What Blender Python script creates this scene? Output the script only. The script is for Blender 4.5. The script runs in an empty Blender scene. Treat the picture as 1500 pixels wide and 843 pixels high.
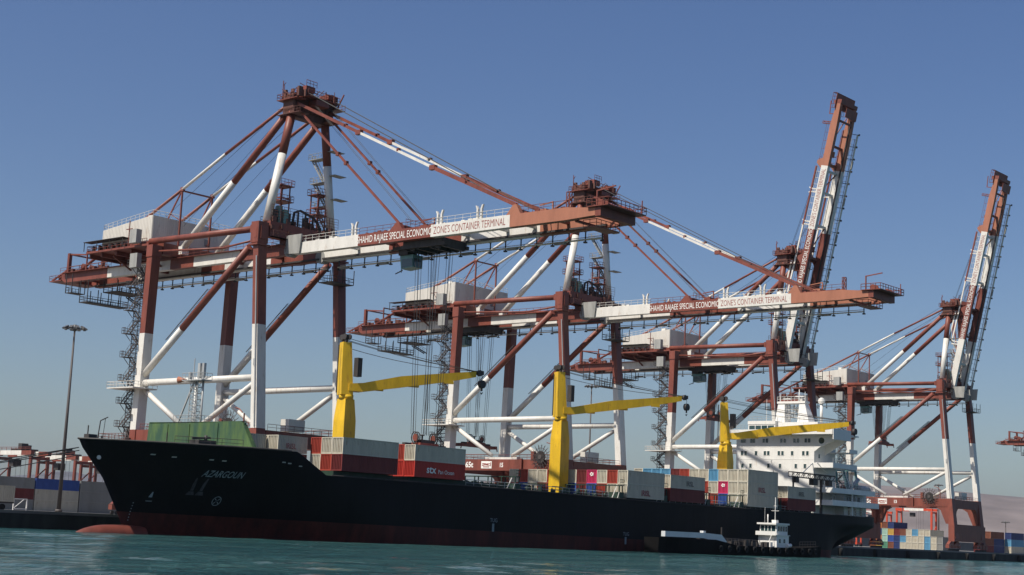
import bpy, math, random
from mathutils import Vector, Matrix, Quaternion
random.seed(7)
SC = bpy.context.scene
COL = SC.collection
R = math.radians
# ---------------------------------------------------------------- camera
CAMP = Vector((-186.4388, -211.5074, 2.9377))
yaw, pitch, roll = 0.8547522, 0.1571198, 0.0444486
fwd = Vector((math.sin(yaw)*math.cos(pitch), math.cos(yaw)*math.cos(pitch), math.sin(pitch)))
rt = Vector((math.cos(yaw), -math.sin(yaw), 0)); up = rt.cross(fwd)
r2 = rt*math.cos(roll)+up*math.sin(roll); u2 = -rt*math.sin(roll)+up*math.cos(roll)
cd = bpy.data.cameras.new('camera'); cam = bpy.data.objects.new('camera', cd); COL.objects.link(cam)
M4 = Matrix.Identity(4)
for i in range(3):
    M4[i][0] = r2[i]; M4[i][1] = u2[i]; M4[i][2] = -fwd[i]; M4[i][3] = CAMP[i]
cam.matrix_world = M4
cd.sensor_width = 36; cd.lens = 36*2244.12/1500; cd.clip_start = .5; cd.clip_end = 60000
SC.camera = cam
# ---------------------------------------------------------------- light
SUNV = Vector((-1, .22, 1.37)).normalized()       # towards the sun
EL = math.asin(SUNV.z)
w = bpy.data.worlds.new('World'); SC.world = w; w.use_nodes = True
nt = w.node_tree; bg = nt.nodes['Background']
sky = nt.nodes.new('ShaderNodeTexSky'); sky.sky_type = 'NISHITA'; sky.sun_disc = False
sky.sun_elevation = EL; sky.sun_rotation = math.atan2(SUNV.x, SUNV.y)
sky.air_density = 1.0; sky.dust_density = 1.6; sky.ozone_density = 3.0; sky.altitude = 0
hsv = nt.nodes.new('ShaderNodeHueSaturation'); hsv.inputs['Saturation'].default_value = 1.18; hsv.inputs['Hue'].default_value = .511
nt.links.new(sky.outputs[0], hsv.inputs['Color']); nt.links.new(hsv.outputs[0], bg.inputs[0]); bg.inputs[1].default_value = 0.082
sd = bpy.data.lights.new('sun', 'SUN'); sd.energy = 5.0; sd.angle = R(.53); sd.color = (1, .93, .83)
so = bpy.data.objects.new('sun', sd); COL.objects.link(so)
so.rotation_mode = 'QUATERNION'; so.rotation_quaternion = (-SUNV).to_track_quat('-Z', 'Y'); so.location = (-200, 0, 300)
SC.view_settings.view_transform = 'Standard'; SC.view_settings.look = 'None'
SC.view_settings.gamma = 1; SC.view_settings.exposure = 0.22
SC.render.engine = 'CYCLES'
SC.cycles.volume_bounces = 0
# ---------------------------------------------------------------- materials
def paint(name, col, rough=.5, var=.25, scale=.6, rust=0., rustcol=(.12,.045,.02), metal=0., streak=True, spec=.4, bump=0):
    m = bpy.data.materials.new(name); m.use_nodes = True
    n = m.node_tree.nodes; l = m.node_tree.links; b = n['Principled BSDF']
    tc = n.new('ShaderNodeTexCoord'); mp = n.new('ShaderNodeMapping'); l.new(tc.outputs['Object'], mp.inputs[0])
    mp.inputs['Scale'].default_value = (1, 1, .25 if streak else 1)
    nz = n.new('ShaderNodeTexNoise'); nz.inputs['Scale'].default_value = scale; nz.inputs['Detail'].default_value = 6; nz.inputs['Roughness'].default_value = .62
    l.new(mp.outputs[0], nz.inputs[0])
    cr = n.new('ShaderNodeValToRGB'); l.new(nz.outputs[0], cr.inputs[0])
    c = Vector(col)
    cr.color_ramp.elements[0].position = .3; cr.color_ramp.elements[1].position = .7
    cr.color_ramp.elements[0].color = (*(c*(1-var)), 1); cr.color_ramp.elements[1].color = (*[min(1, x*(1+var*.6)) for x in c], 1)
    out = cr.outputs[0]
    if rust > 0:
        n2 = n.new('ShaderNodeTexNoise'); n2.inputs['Scale'].default_value = scale*2.3; n2.inputs['Detail'].default_value = 8; n2.inputs['Roughness'].default_value = .7
        l.new(mp.outputs[0], n2.inputs[0])
        r_ = n.new('ShaderNodeValToRGB'); l.new(n2.outputs[0], r_.inputs[0])
        r_.color_ramp.elements[0].position = .66-rust*.3; r_.color_ramp.elements[1].position = .8-rust*.2
        mx = n.new('ShaderNodeMixRGB'); l.new(r_.outputs[0], mx.inputs[0]); l.new(out, mx.inputs[1]); mx.inputs[2].default_value = (*rustcol, 1)
        out = mx.outputs[0]
    l.new(out, b.inputs['Base Color'])
    b.inputs['Roughness'].default_value = rough; b.inputs['Metallic'].default_value = metal
    b.inputs['Specular IOR Level'].default_value = spec
    if bump:
        bp = n.new('ShaderNodeBump'); bp.inputs['Strength'].default_value = bump; l.new(nz.outputs[0], bp.inputs['Height']); l.new(bp.outputs[0], b.inputs['Normal'])
    return m
RED = paint('crane_red', (.19, .054, .036), .5, .32, .5, .32, (.10,.035,.022))
ORG = paint('faded_red', (.34, .135, .08), .6, .18, .5, .15, (.2,.07,.035))
WHT = paint('crane_white', (.65, .63, .575), .45, .14, .5, .3, (.35,.25,.16))
GRY = paint('crane_grey', (.30, .30, .28), .55, .25, .8, .2)
DRKR = paint('grimy_red_steel', (.12, .05, .038), .65, .4, .9, .4)
DRK = paint('dark_steel', (.045, .04, .038), .6, .4, 1)
GLS = paint('glass', (.02, .05, .055), .08, .1, 1, spec=.8)
CABT = paint('cabin_teal', (.12, .25, .24), .4, .2, 1)
BOX = paint('house_white', (.60, .57, .51), .5, .12, .35, .2, (.4,.33,.25))
GALV = paint('galvanised', (.42, .43, .42), .45, .2, 1, metal=.3)
STRC = paint('stair_steel', (.075,.065,.062), .6, .35, .8, .3)
ROPE = paint('wire_rope', (.035, .035, .035), .6, .2, 1)
HULL = None
YEL = paint('crane_yellow', (.66, .41, .018), .45, .2, .7, .3, (.36,.17,.03))
GRN = paint('breakwater_green', (.085, .145, .045), .6, .25, .3, .95, (.03,.075,.045))
SHW = paint('ship_white', (.72, .71, .67), .45, .08, .5, .12, (.45,.3,.16))
DGRN = paint('deck_green', (.02, .045, .03), .6, .35, 1, .2)
LETW = paint('letter_white', (.78, .77, .72), .5, .06, 2)
LETR = paint('letter_red', (.26, .05, .035), .5, .1, 2)
LETG = paint('letter_grey', (.20, .25, .28), .6, .25, 2)
MARKG = paint('faded_mark', (.045, .045, .055), .7, .5, 2)
LETC = paint('container_letter_red', (.30, .055, .07), .6, .25, 1.5)
CONC = paint('concrete', (.19, .18, .165), .85, .3, .15, streak=False)
LAND = paint('yard_surface', (.16, .15, .135), .9, .3, .05, streak=False)
QFACE = paint('quay_face', (.035, .033, .03), .85, .5, .4)
TYRE = paint('black_rubber', (.012, .012, .012), .8, .3, 2)
LAMP = paint('lamp_housing', (.10, .10, .10), .5, .2, 1)
CONT = {
 'cream': paint('container_cream', (.50, .465, .375), .5, .16, .7, .3, (.30,.20,.12)),
 'grey': paint('container_grey', (.24, .24, .225), .5, .14, .5, .1, (.2,.14,.1)),
 'pale grey': paint('container_pale_grey', (.60, .62, .62), .5, .1, .5, .06),
 'red': paint('container_red', (.33, .055, .035), .5, .2, .7, .15),
 'bright red': paint('container_bright_red', (.42, .04, .028), .5, .12, .7, .08),
 'maroon': paint('container_maroon', (.16, .03, .028), .55, .2, .7, .15),
 'blue': paint('container_blue', (.04, .09, .30), .5, .15, .7, .08),
 'sky blue': paint('container_sky_blue', (.11, .29, .44), .5, .15, .7, .1),
 'pink': paint('container_pink', (.50, .035, .11), .5, .12, .7, .05),
 'orange': paint('container_orange', (.42, .15, .05), .5, .15, .7, .12),
 'yellow': paint('container_yellow', (.50, .33, .08), .5, .15, .7, .12),
 'green': paint('container_green', (.10, .26, .17), .5, .2, .7, .12),
 'navy': paint('container_navy', (.03, .05, .15), .5, .2, .7, .1),
 'brown': paint('container_brown', (.20, .075, .045), .55, .2, .7, .2),
 'pale green': paint('container_pale_green', (.35, .50, .42), .5, .15, .7, .1),
}
# ---------------------------------------------------------------- mesh builder
class MB:
    def __init__(s, off=(0,0,0), T=None): s.v=[]; s.f=[]; s.m=[]; s.sm=[]; s.isl=[]; s.ni=0; s.off=Vector(off); s.T=T; s.cur=0
    def add(s, vs, fs, smooth=False):
        b=len(s.v)
        for p in vs:
            p=Vector(p)
            if s.T: p=s.T(p)
            s.v.append(p-s.off); s.isl.append(s.ni)
        s.ni+=1
        for f in fs: s.f.append([i+b for i in f]); s.m.append(s.cur); s.sm.append(smooth)
        return s
    def box(s, x0,x1,y0,y1,z0,z1):
        if x0>x1:x0,x1=x1,x0
        if y0>y1:y0,y1=y1,y0
        if z0>z1:z0,z1=z1,z0
        vs=[(x,y,z) for x in(x0,x1) for y in(y0,y1) for z in(z0,z1)]
        return s.add(vs,[(0,1,3,2),(4,6,7,5),(0,4,5,1),(2,3,7,6),(0,2,6,4),(1,5,7,3)])
    def cb(s, c, d): return s.box(c[0]-d[0]/2,c[0]+d[0]/2,c[1]-d[1]/2,c[1]+d[1]/2,c[2]-d[2]/2,c[2]+d[2]/2)
    def frustum(s, p, q, a, b, c=None, d=None):
        # vertical-ish post p->q, full widths (x,y) a at p, b at q
        vs=[]
        for (o,wd) in ((p,a),(q,b)):
            for sx,sy in ((-1,-1),(1,-1),(1,1),(-1,1)): vs.append((o[0]+sx*wd[0]/2,o[1]+sy*wd[1]/2,o[2]))
        return s.add(vs,[(0,3,2,1),(4,5,6,7),(0,1,5,4),(1,2,6,5),(2,3,7,6),(3,0,4,7)])
    def beam(s, p, q, wd, ht, upv=(0,0,1)):
        p=Vector(p);q=Vector(q);d=(q-p).normalized();u=Vector(upv)
        if abs(d.dot(u))>.98:u=Vector((1,0,0))
        a=d.cross(u).normalized();b=a.cross(d).normalized()
        vs=[]
        for o in(p,q):
            for i,j in((-1,-1),(1,-1),(1,1),(-1,1)): vs.append(o+a*i*wd/2+b*j*ht/2)
        return s.add(vs,[(0,3,2,1),(4,5,6,7),(0,1,5,4),(1,2,6,5),(2,3,7,6),(3,0,4,7)])
    def tube(s, p, q, r, n=10, r2=None):
        p=Vector(p);q=Vector(q);d=(q-p).normalized();u=Vector((0,0,1)) if abs(d.z)<.95 else Vector((1,0,0))
        a=d.cross(u).normalized();b=a.cross(d).normalized();r2=r if r2 is None else r2
        vs=[]
        for o,rr in((p,r),(q,r2)):
            for i in range(n):
                t=2*math.pi*i/n; vs.append(o+a*math.cos(t)*rr+b*math.sin(t)*rr)
        s.add(vs,[(i,(i+1)%n,n+(i+1)%n,n+i) for i in range(n)],n>=8)
        k=len(s.v)-2*n
        s.f.append([k+i for i in range(n)][::-1]);s.m.append(s.cur);s.sm.append(False)
        s.f.append([k+n+i for i in range(n)]);s.m.append(s.cur);s.sm.append(False)
        return s
    def rope(s, pts, r=.05, n=4):
        for a,b in zip(pts[:-1],pts[1:]): s.tube(a,b,r,n)
        return s
    def rail(s, pts, h=1.1, sp=2.2, r=.045):
        pts=[Vector(p) for p in pts]
        for a,b in zip(pts[:-1],pts[1:]):
            L=(b-a).length;n=max(1,round(L/sp));z=Vector((0,0,1))
            for i in range(n+1):
                o=a+(b-a)*i/n; s.tube(o,o+z*h,r,4)
            s.tube(a+z*h,b+z*h,r,4);s.tube(a+z*h*.5,b+z*h*.5,r*.8,4)
        return s
    def stair(s, p, q, wd=(0,.9,0), step=.45):
        p=Vector(p);q=Vector(q);wv=Vector(wd)
        for o in(wv*0,wv):
            s.beam(p+o,q+o,.06,.28); s.tube(p+o+Vector((0,0,1)),q+o+Vector((0,0,1)),.04,4)
            for t in(0,.33,.66,1): a=p.lerp(q,t)+o; s.tube(a,a+Vector((0,0,1)),.035,4)
        n=int(abs(q.z-p.z)/step)
        for i in range(n):
            a=p.lerp(q,(i+.5)/n); s.beam(a,a+wv,.3,.05)
        return s
    def prism(s, poly, axis, t0, t1):
        # poly: list of 2-D points in the two other axes (x:(y,z) y:(x,z) z:(x,y))
        n=len(poly);vs=[]
        for t in(t0,t1):
            for a,b in poly: vs.append({'x':(t,a,b),'y':(a,t,b),'z':(a,b,t)}[axis])
        return s.add(vs,[list(range(n))[::-1],[n+i for i in range(n)]]+[(i,(i+1)%n,n+(i+1)%n,n+i) for i in range(n)])
    def disc(s, c, r, axis, th, n=16):
        c=Vector(c);a={'x':Vector((1,0,0)),'y':Vector((0,1,0)),'z':Vector((0,0,1))}[axis]
        return s.tube(c-a*th/2,c+a*th/2,r,n)
    def lattice(s, x0,x1,y0,y1,zs,r=.09,diag=True):
        for x in(x0,x1):
            for y in(y0,y1): s.beam((x,y,zs[0]),(x,y,zs[-1]),2*r,2*r)
        for i,z in enumerate(zs):
            s.beam((x0,y0,z),(x1,y0,z),1.6*r,1.6*r);s.beam((x0,y1,z),(x1,y1,z),1.6*r,1.6*r);s.beam((x0,y0,z),(x0,y1,z),1.6*r,1.6*r);s.beam((x1,y0,z),(x1,y1,z),1.6*r,1.6*r)
            if diag and i:
                zp=zs[i-1]
                s.beam((x0,y0,zp),(x1,y0,z),r,r);s.beam((x0,y1,zp),(x1,y1,z),r,r);s.beam((x0,y0,zp),(x0,y1,z),r,r);s.beam((x1,y0,zp),(x1,y1,z),r,r)
        return s
    def pieces(s):
        lo=[Vector((1e9,)*3) for _ in range(s.ni)];hi=[Vector((-1e9,)*3) for _ in range(s.ni)]
        for p,i in zip(s.v,s.isl):
            for k in range(3):
                if p[k]<lo[i][k]:lo[i][k]=p[k]
                if p[k]>hi[i][k]:hi[i][k]=p[k]
        sz=[max(h-l) for l,h in zip(lo,hi)]
        pa=list(range(s.ni))
        def find(a):
            while pa[a]!=a: pa[a]=pa[pa[a]];a=pa[a]
            return a
        for i in range(s.ni):
            for j in range(i+1,s.ni):
                if find(i)==find(j): continue
                g=0
                for k in range(3):
                    d=max(0,lo[i][k]-hi[j][k],lo[j][k]-hi[i][k]);g+=d*d
                if g**.5<=max(.018,.47*max(sz[i],sz[j])): pa[find(i)]=find(j)
        out={}
        for i in range(s.ni): out.setdefault(find(i),set()).add(i)
        return sorted(out.values(),key=lambda q:-len(q))
    def build(s, name, mats, parent=None, label=None):
        if parent is not None and 1<s.ni<900:
            ps=s.pieces()
            if len(ps)>1:
                first=None
                for q in ps:
                    m=MB(s.off);mp={}
                    for i,(p,k) in enumerate(zip(s.v,s.isl)):
                        if k in q: mp[i]=len(m.v);m.v.append(p);m.isl.append(0)
                    for f,mi,sm in zip(s.f,s.m,s.sm):
                        if f[0] in mp: m.f.append([mp[x] for x in f]);m.m.append(mi);m.sm.append(sm)
                    m.ni=1
                    o=m.build(name,mats,parent,label);first=first or o
                return first
        if not isinstance(mats,(list,tuple)): mats=[mats]
        me=bpy.data.meshes.new(name); me.from_pydata([tuple(v) for v in s.v],[],s.f)
        for m in mats: me.materials.append(m)
        me.polygons.foreach_set('material_index',s.m); me.polygons.foreach_set('use_smooth',s.sm)
        me.update()
        import bmesh
        bm=bmesh.new(); bm.from_mesh(me); bmesh.ops.recalc_face_normals(bm,faces=bm.faces); bm.to_mesh(me); bm.free()
        o=bpy.data.objects.new(name,me); COL.objects.link(o)
        if parent: o.parent=parent
        if label: o['label']=label
        if not parent: o.location=s.off
        return o
def tag(o,label=None,cat=None,group=None,kind=None):
    if label:o['label']=label
    if cat:o['category']=cat
    if group:o['group']=group
    if kind:o['kind']=kind
    return o
def empty(name,loc,label,cat,group=None):
    o=bpy.data.objects.new(name,None);COL.objects.link(o);o.location=loc;o.empty_display_size=1
    return tag(o,label,cat,group)
def copy_tree(o,parent=None,loc=None,label=None,skip=()):
    c=o.copy();COL.objects.link(c);c.parent=parent
    if loc is not None:c.location=loc
    if label:c['label']=label
    for ch in list(o.children):
        if ch.name.split('.')[0] in skip: continue
        copy_tree(ch,c)
    return c
def text(name,body,size,mat,off,T,parent,sx=1.,shear=0.,bold=0.,align='LEFT',ext=.02,fit=None,split=None,mat2=None):
    """T maps (u right, v up, w out) in metres to world"""
    cu=bpy.data.curves.new(name,'FONT');cu.body=body;cu.size=size;cu.align_x=align;cu.shear=shear;cu.offset=bold;cu.resolution_u=3
    to=bpy.data.objects.new('tmp',cu);me=bpy.data.meshes.new_from_object(to);bpy.data.objects.remove(to);bpy.data.curves.remove(cu)
    off=Vector(off)
    if fit:
        xr=[v.co.x for v in me.vertices];sx=fit/(max(xr)-min(xr))
    xs=[v.co.x*sx for v in me.vertices]
    me2=bpy.data.meshes.new(name)
    me2.from_pydata([tuple(Vector(T(v.co.x*sx,v.co.y,ext))-off) for v in me.vertices],[],[list(p.vertices) for p in me.polygons])
    me2.materials.append(mat)
    if split is not None:
        me2.materials.append(mat2)
        for p in me2.polygons:
            if sum(xs[i] for i in p.vertices)/len(p.vertices)>split:p.material_index=1
    me2.update();bpy.data.meshes.remove(me)
    o=bpy.data.objects.new(name,me2);COL.objects.link(o);o.parent=parent
    if parent is None:o.location=off
    return o,(min(xs),max(xs))
# ---------------------------------------------------------------- setting
def water():
    m=bpy.data.materials.new('sea_water');m.use_nodes=True;n=m.node_tree.nodes;l=m.node_tree.links;b=n['Principled BSDF']
    tc=n.new('ShaderNodeTexCoord')
    n3=n.new('ShaderNodeTexNoise');n3.inputs['Scale'].default_value=.05;n3.inputs['Detail'].default_value=6;m3=n.new('ShaderNodeMapping');m3.inputs['Rotation'].default_value=(0,0,R(49));m3.inputs['Scale'].default_value=(.35,1.6,1);l.new(tc.outputs['Object'],m3.inputs[0]);l.new(m3.outputs[0],n3.inputs[0])
    cr=n.new('ShaderNodeValToRGB');l.new(n3.outputs[0],cr.inputs[0])
    cr.color_ramp.elements[0].color=(.014,.060,.064,1);cr.color_ramp.elements[1].color=(.038,.105,.10,1)
    cr.color_ramp.elements[0].position=.35;cr.color_ramp.elements[1].position=.65
    l.new(cr.outputs[0],b.inputs['Base Color'])
    b.inputs['Roughness'].default_value=.07;b.inputs['IOR'].default_value=1.33
    b.inputs['Specular IOR Level'].default_value=.42
    hs=[]
    for sc,a,st in((.42,1.6,(.8,2.0,1)),(1.5,.6,(1,1.7,1)),(4.0,.18,(1,1.5,1))):
        mp=n.new('ShaderNodeMapping');mp.inputs['Rotation'].default_value=(0,0,R(49));mp.inputs['Scale'].default_value=st;l.new(tc.outputs['Object'],mp.inputs[0])
        z=n.new('ShaderNodeTexNoise');z.inputs['Scale'].default_value=sc;z.inputs['Detail'].default_value=4;z.inputs['Roughness'].default_value=.55;l.new(mp.outputs[0],z.inputs[0])
        mu=n.new('ShaderNodeMath');mu.operation='MULTIPLY';mu.inputs[1].default_value=a;l.new(z.outputs[0],mu.inputs[0]);hs.append(mu)
    acc=hs[0]
    for h in hs[1:]:
        ad=n.new('ShaderNodeMath');l.new(acc.outputs[0],ad.inputs[0]);l.new(h.outputs[0],ad.inputs[1]);acc=ad
    bp=n.new('ShaderNodeBump');bp.inputs['Strength'].default_value=1;bp.inputs['Distance'].default_value=1.0;l.new(acc.outputs[0],bp.inputs['Height']);l.new(bp.outputs[0],b.inputs['Normal'])
    return m
import numpy as np
SEA=water()
m=MB()
gx0,gx1,gy0,gy1=-230,350,-225,-3.9
m.add([(-12000,-12000,-.12),(14000,-12000,-.12),(14000,gy0,-.12),(-12000,gy0,-.12)],[(0,1,2,3)]);m.add([(-12000,gy0,-.12),(gx0,gy0,-.12),(gx0,gy1,-.12),(-12000,gy1,-.12)],[(0,1,2,3)]);m.add([(gx1,gy0,-.12),(14000,gy0,-.12),(14000,gy1,-.12),(gx1,gy1,-.12)],[(0,1,2,3)])
o=m.build('sea',SEA);tag(o,kind='structure')
step=.72
nx_=int((gx1-gx0)/step)+1;ny_=int((gy1-gy0)/step)+1
X_,Y_=np.meshgrid(np.linspace(gx0,gx1,nx_),np.linspace(gy0,gy1,ny_))
rs=np.random.RandomState(3);Z_=np.zeros_like(X_)
for k in range(46):
    wl=rs.uniform(2.2,9.5) if k<38 else rs.uniform(14,34)
    th=math.radians(50)+rs.normal(0,.55);am=.0034*wl**.55 if k<38 else .006
    q=2*math.pi/wl;Z_+=am*np.sin(q*(X_*math.cos(th)+Y_*math.sin(th))+rs.uniform(0,6.28))
env=.75+.35*np.sin(X_*.031+Y_*.017+1)*np.sin(Y_*.043-X_*.012)
Z_=Z_*env
me=bpy.data.meshes.new('sea')
co=np.stack([X_,Y_,Z_],-1).reshape(-1,3).astype(np.float32)
ii=np.arange(nx_*ny_).reshape(ny_,nx_)
qd=np.stack([ii[:-1,:-1],ii[:-1,1:],ii[1:,1:],ii[1:,:-1]],-1).reshape(-1,4)
me.vertices.add(len(co));me.vertices.foreach_set('co',co.ravel());me.loops.add(qd.size);me.loops.foreach_set('vertex_index',qd.ravel().astype(np.int32))
me.polygons.add(len(qd));me.polygons.foreach_set('loop_start',np.arange(0,qd.size,4,dtype=np.int32));me.polygons.foreach_set('use_smooth',np.ones(len(qd),dtype=bool));me.update(calc_edges=True);me.validate()
me.materials.append(SEA);o=bpy.data.objects.new('sea',me);COL.objects.link(o);tag(o,kind='structure')
QZ=2.6
o=MB().box(-12000,14000,-2.5,13500,-3.5,QZ-.12).build('ground',LAND);tag(o,kind='structure')
o=MB().box(-3000,6000,-4,-2.5,-3,QZ+.1).build('quay_edge',CONC);tag(o,kind='structure')
q=MB()
q.box(-3000,6000,-4.25,-4.003,-.5,QZ-.35)
o=q.build('quay_wall',QFACE);tag(o,kind='structure')
o=MB().box(-3000,6000,-2.49,60,QZ-.119,QZ).build('quay_apron',CONC);tag(o,kind='structure')
# fenders on the quay face (those right of the ship)
fn=None
for i in range(16):
    X=-140+i*10 if i<8 else 172+ (i-8)*20
    if fn is None:
        m=MB((X,-4.3,1.0));m.cb((X,-4.5,1.2),(1.1,.5,2.1));m.tube((X-.3,-4.85,.2),(X-.3,-4.85,2.2),.18,8);m.tube((X+.3,-4.85,.2),(X+.3,-4.85,2.2),.18,8)
        o=fn=m.build('quay_fender',TYRE)
    else:
        o=fn.copy();COL.objects.link(o);o.location=(X,-4.3,1.0)
    side='left from the bow' if i<8 else 'right from the stern'
    k=(8-i) if i<8 else i-7
    tag(o,'black rubber fender on the quay wall, number %d counting %s'%(k,side),'fender','rubber fenders along the quay')
# hills
def hills(name,x0,x1,y0,y1,h,seed,mat,env,nx=90,ny=14):
    rnd=random.Random(seed)
    ph=[(rnd.uniform(0,6.28),rnd.uniform(.6,1.4)) for _ in range(12)]
    vs=[];fs=[]
    for j in range(ny+1):
        t=j/ny
        for i in range(nx+1):
            u=i/nx;x=x0+(x1-x0)*u;y=y0+(y1-y0)*u
            z=0
            for k,(p,a) in enumerate(ph): z+=a*math.sin((k+1.3)*u*9+p+ (k%3)*t*4)/(k+1.6)
            ridge=math.sin(math.pi*min(1,t*.98))**.8
            zz=h*env(u)*ridge*(1+.14*z)+rnd.uniform(-1,1)*h*.018*ridge
            dx,dy=(y1-y0),-(x1-x0);L=math.hypot(dx,dy)
            vs.append((x-dx/L*t*2600,y-dy/L*t*2600,2+max(0,zz)))
    for j in range(ny):
        for i in range(nx):
            a=j*(nx+1)+i;fs.append((a,a+1,a+nx+2,a+nx+1))
    m=MB();m.add(vs,fs,True);o=m.build(name,mat);tag(o,kind='structure');return o
ROCK=paint('arid_rock',(.15,.125,.118),.95,.35,.004,streak=False)
ROCK2=paint('haze_blue_rock',(.085,.085,.095),.95,.35,.004,streak=False)  # darker bluish grey: the blue of distance haze is put into the rock colour
hills('hill',8000,5600,-300,9500,345,3,ROCK,lambda u:1-.62*u if u<.45 else .72*max(0,(1-(u-.45)*1.9)))
hills('hill',4300,3600,6200,9500,85,9,ROCK2,lambda u:max(.12,math.sin(math.pi*u))*1.1)
hills('hill',6800,4600,5600,8600,210,5,ROCK2,lambda u:.25+.75*math.sin(math.pi*u)**1.5)
# ---------------------------------------------------------------- quay cranes
W2=9.83; YP,ZP=2.31,51.09
def yw(z): return .0887*(z-15)
def yl(z): return 36.05-.0227*(z-15)
def crane(X0,raised,label,group='gantry quay cranes'):
    base=(X0,0,QZ)
    root=empty('quay_crane',base,label,'crane',group)
    # local x measured from X0: build with x offset 0, origin (0,0,QZ)
    off=Vector((0,0,QZ))
    def mb(T=None): return MB(off,T)
    ang=1.3476 if raised else 0.
    ca,sa=math.cos(ang),math.sin(ang)
    def TB(p):
        dy,dz=p.y-YP,p.z-ZP
        return Vector((p.x,YP+dy*ca+dz*sa,ZP-dy*sa+dz*ca))
    TBf=TB if raised else None
    # legs
    for s in(-1,1):
        for fy,wy in((yw,1.45),(yl,1.65)):
            m=mb()
            m.cur=0;m.frustum((s*W2,fy(6.5),6.5),(s*W2,fy(18.84),18.84),(2.5,2.1),(2.1,wy+.15))
            m.cur=1;m.frustum((s*W2,fy(18.84),18.84),(s*W2,fy(37.48),37.48),(2.1,wy+.15),(2.0,wy))
            m.cur=0;m.frustum((s*W2,fy(37.48),37.48),(s*W2,fy(52.5),52.5),(2.0,wy),(2.0,wy))
            leg=m.build('leg',[RED,WHT],root)
            if fy is yw and s<0:
                k=mb();k.box(-W2-1.2,-W2-1.03,yw(30)-.3,yw(30)+.1,30,31.2);k.tube((-W2-1.2,yw(20)-.5,19),(-W2-1.2,yw(50)-.5,50),.12,6)
                k.build('cable_pipe',GALV,leg)
    # portal sills along Y with haunches
    for s in(-1,1):
        m=mb();x=s*W2
        m.box(x-.9,x+.9,yw(17)+1.0,yl(17)-1.0,16.25,18.8)
        m.prism([(yw(16)+1.0,16.25),(5.2,16.25),(3.4,15.2),(1.6,11),(yw(11)+.9,11)],'x',x-.8,x+.8)
        m.prism([(yl(16)-1.0,16.25),(30.5,16.25),(32.3,15.2),(34.2,11),(yl(11)-.9,11)],'x',x-.8,x+.8)
        sill=m.build('portal_beam',RED,root)
        r=mb();r.rail([(x-.8,2,18.8),(x-.8,16,18.8)]);r.rail([(x-.8,23,18.8),(x-.8,34,18.8)]);r.rail([(x+.8,2,18.8),(x+.8,34,18.8)]);r.build('handrail',RED,sill)
    for fy in(yw,yl):
        m=mb();y=fy(17)
        m.box(-W2+1.2,W2-1.2,y-.75,y+.75,15.9,18.6)
        for s in(-1,1): m.prism([(s*(W2-1.2),15.9),(s*(W2-3.6),15.9),(s*(W2-2.4),14.9),(s*(W2-1.5),10.7),(s*(W2-1.2),10.7)],'y',y-.7,y+.7)
        cb=m.build('cross_beam',RED,root)
        r=mb();r.rail([(-W2+1.5,y-.7,18.6),(W2-1.5,y-.7,18.6)]);r.build('handrail',RED,cb)
        m=mb();y=fy(8);m.box(-W2-1.6,W2+1.6,y-1.0,y+1.0,5.6,10.6);m.prism([(-W2+2.2,10.6),(W2-2.2,10.6),(W2-1.4,10.9),(-W2+1.4,10.9)],'y',y-.8,y+.8)
        m.build('sill_beam',RED,root)
        for s in(-1,1):
            m=mb();c=s*(W2+.3)
            for d in(-2.2,2.2):
                m.prism([(c+d-1.9,4.6),(c+d+1.9,4.6),(c+d+.5,5.6),(c+d-.5,5.6)],'y',y-.5,y+.5)
                for e in(-1.1,1.1): m.box(c+d+e-.9,c+d+e+.9,y-.6,y+.6,3.5,4.5)
            bg_=m.build('bogie',RED,root)
            wv=mb()
            for i in range(8): wv.disc((c-3.7+i*1.06,y,QZ+.38),.38,'y',.3,10)
            wv.build('wheels',DRK,bg_)
    # node tubes, V braces, diagonals, head tubes
    for s in(-1,1):
        x=s*W2
        m=mb();m.tube((x,yw(27.9)+.85,27.9),(x,yl(27.9)-.95,27.9),.62,14);m.build('tie_tube',WHT,root)
        m=mb();m.tube((x,yw(26.9)+.8,27.1),(x,16.3,19.6),.5,12);m.tube((x,yl(26.5)-.95,26.6),(x,22.6,19.7),.5,12);m.box(x-.5,x+.5,14.6,24.2,18.8,19.3);m.build('v_brace',WHT,root)
        m=mb();p=Vector((x,6.2,52.0));q=Vector((x,35.3,29.4));t=(37.9-52.)/(29.4-52.)
        k=p.lerp(q,t);m.cur=0;m.tube(p,k,.66,14);m.cur=1;m.tube(k,q,.66,14)
        dg=m.build('diagonal_brace',[RED,WHT],root)
        m=mb();d=(q-p).normalized();nrm=Vector((0,-d.z,d.y));
        for o_ in(1.0,):
            a=p.lerp(q,.35)+nrm*o_;b=p.lerp(q,.75)+nrm*o_
            for e in(-.45,.45): m.beam(a+Vector((e,0,0)),b+Vector((e,0,0)),.07,.16)
            n=40
            for i in range(n): c=a.lerp(b,i/n);m.beam(c-Vector((.45,0,0)),c+Vector((.45,0,0)),.12,.05)
        m.build('brace_ladder',DRK,dg)
        m=mb();m.tube((x,5.2,55.3),(x,36.6,55.8),.6,14);m.cb((x,5.3,55.3),(1.4,.5,1.4));m.build('head_tube',RED,root)
        m=mb();m.rope([(x,5.4,53.2),(x,14,52.5),(x,33.5,53.6)],.2,8);m.build('pipe_rail',RED,root)
        m=mb();m.box(x-1.2,x+1.2,yw(54)-.9,yw(54)+1.2,52.5,56.4);m.box(x-1.5,x+1.5,yw(54)-1.2,yw(54)+1.4,52.0,52.3);m.box(x-1.24,x-1.2,yw(54)-.5,yw(54)+.3,53.4,55.2);m.box(x-.7,x+.7,yw(54)-1.1,yw(54)-.9,53.2,55.6);m.build('leg_head',RED,root)
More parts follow.
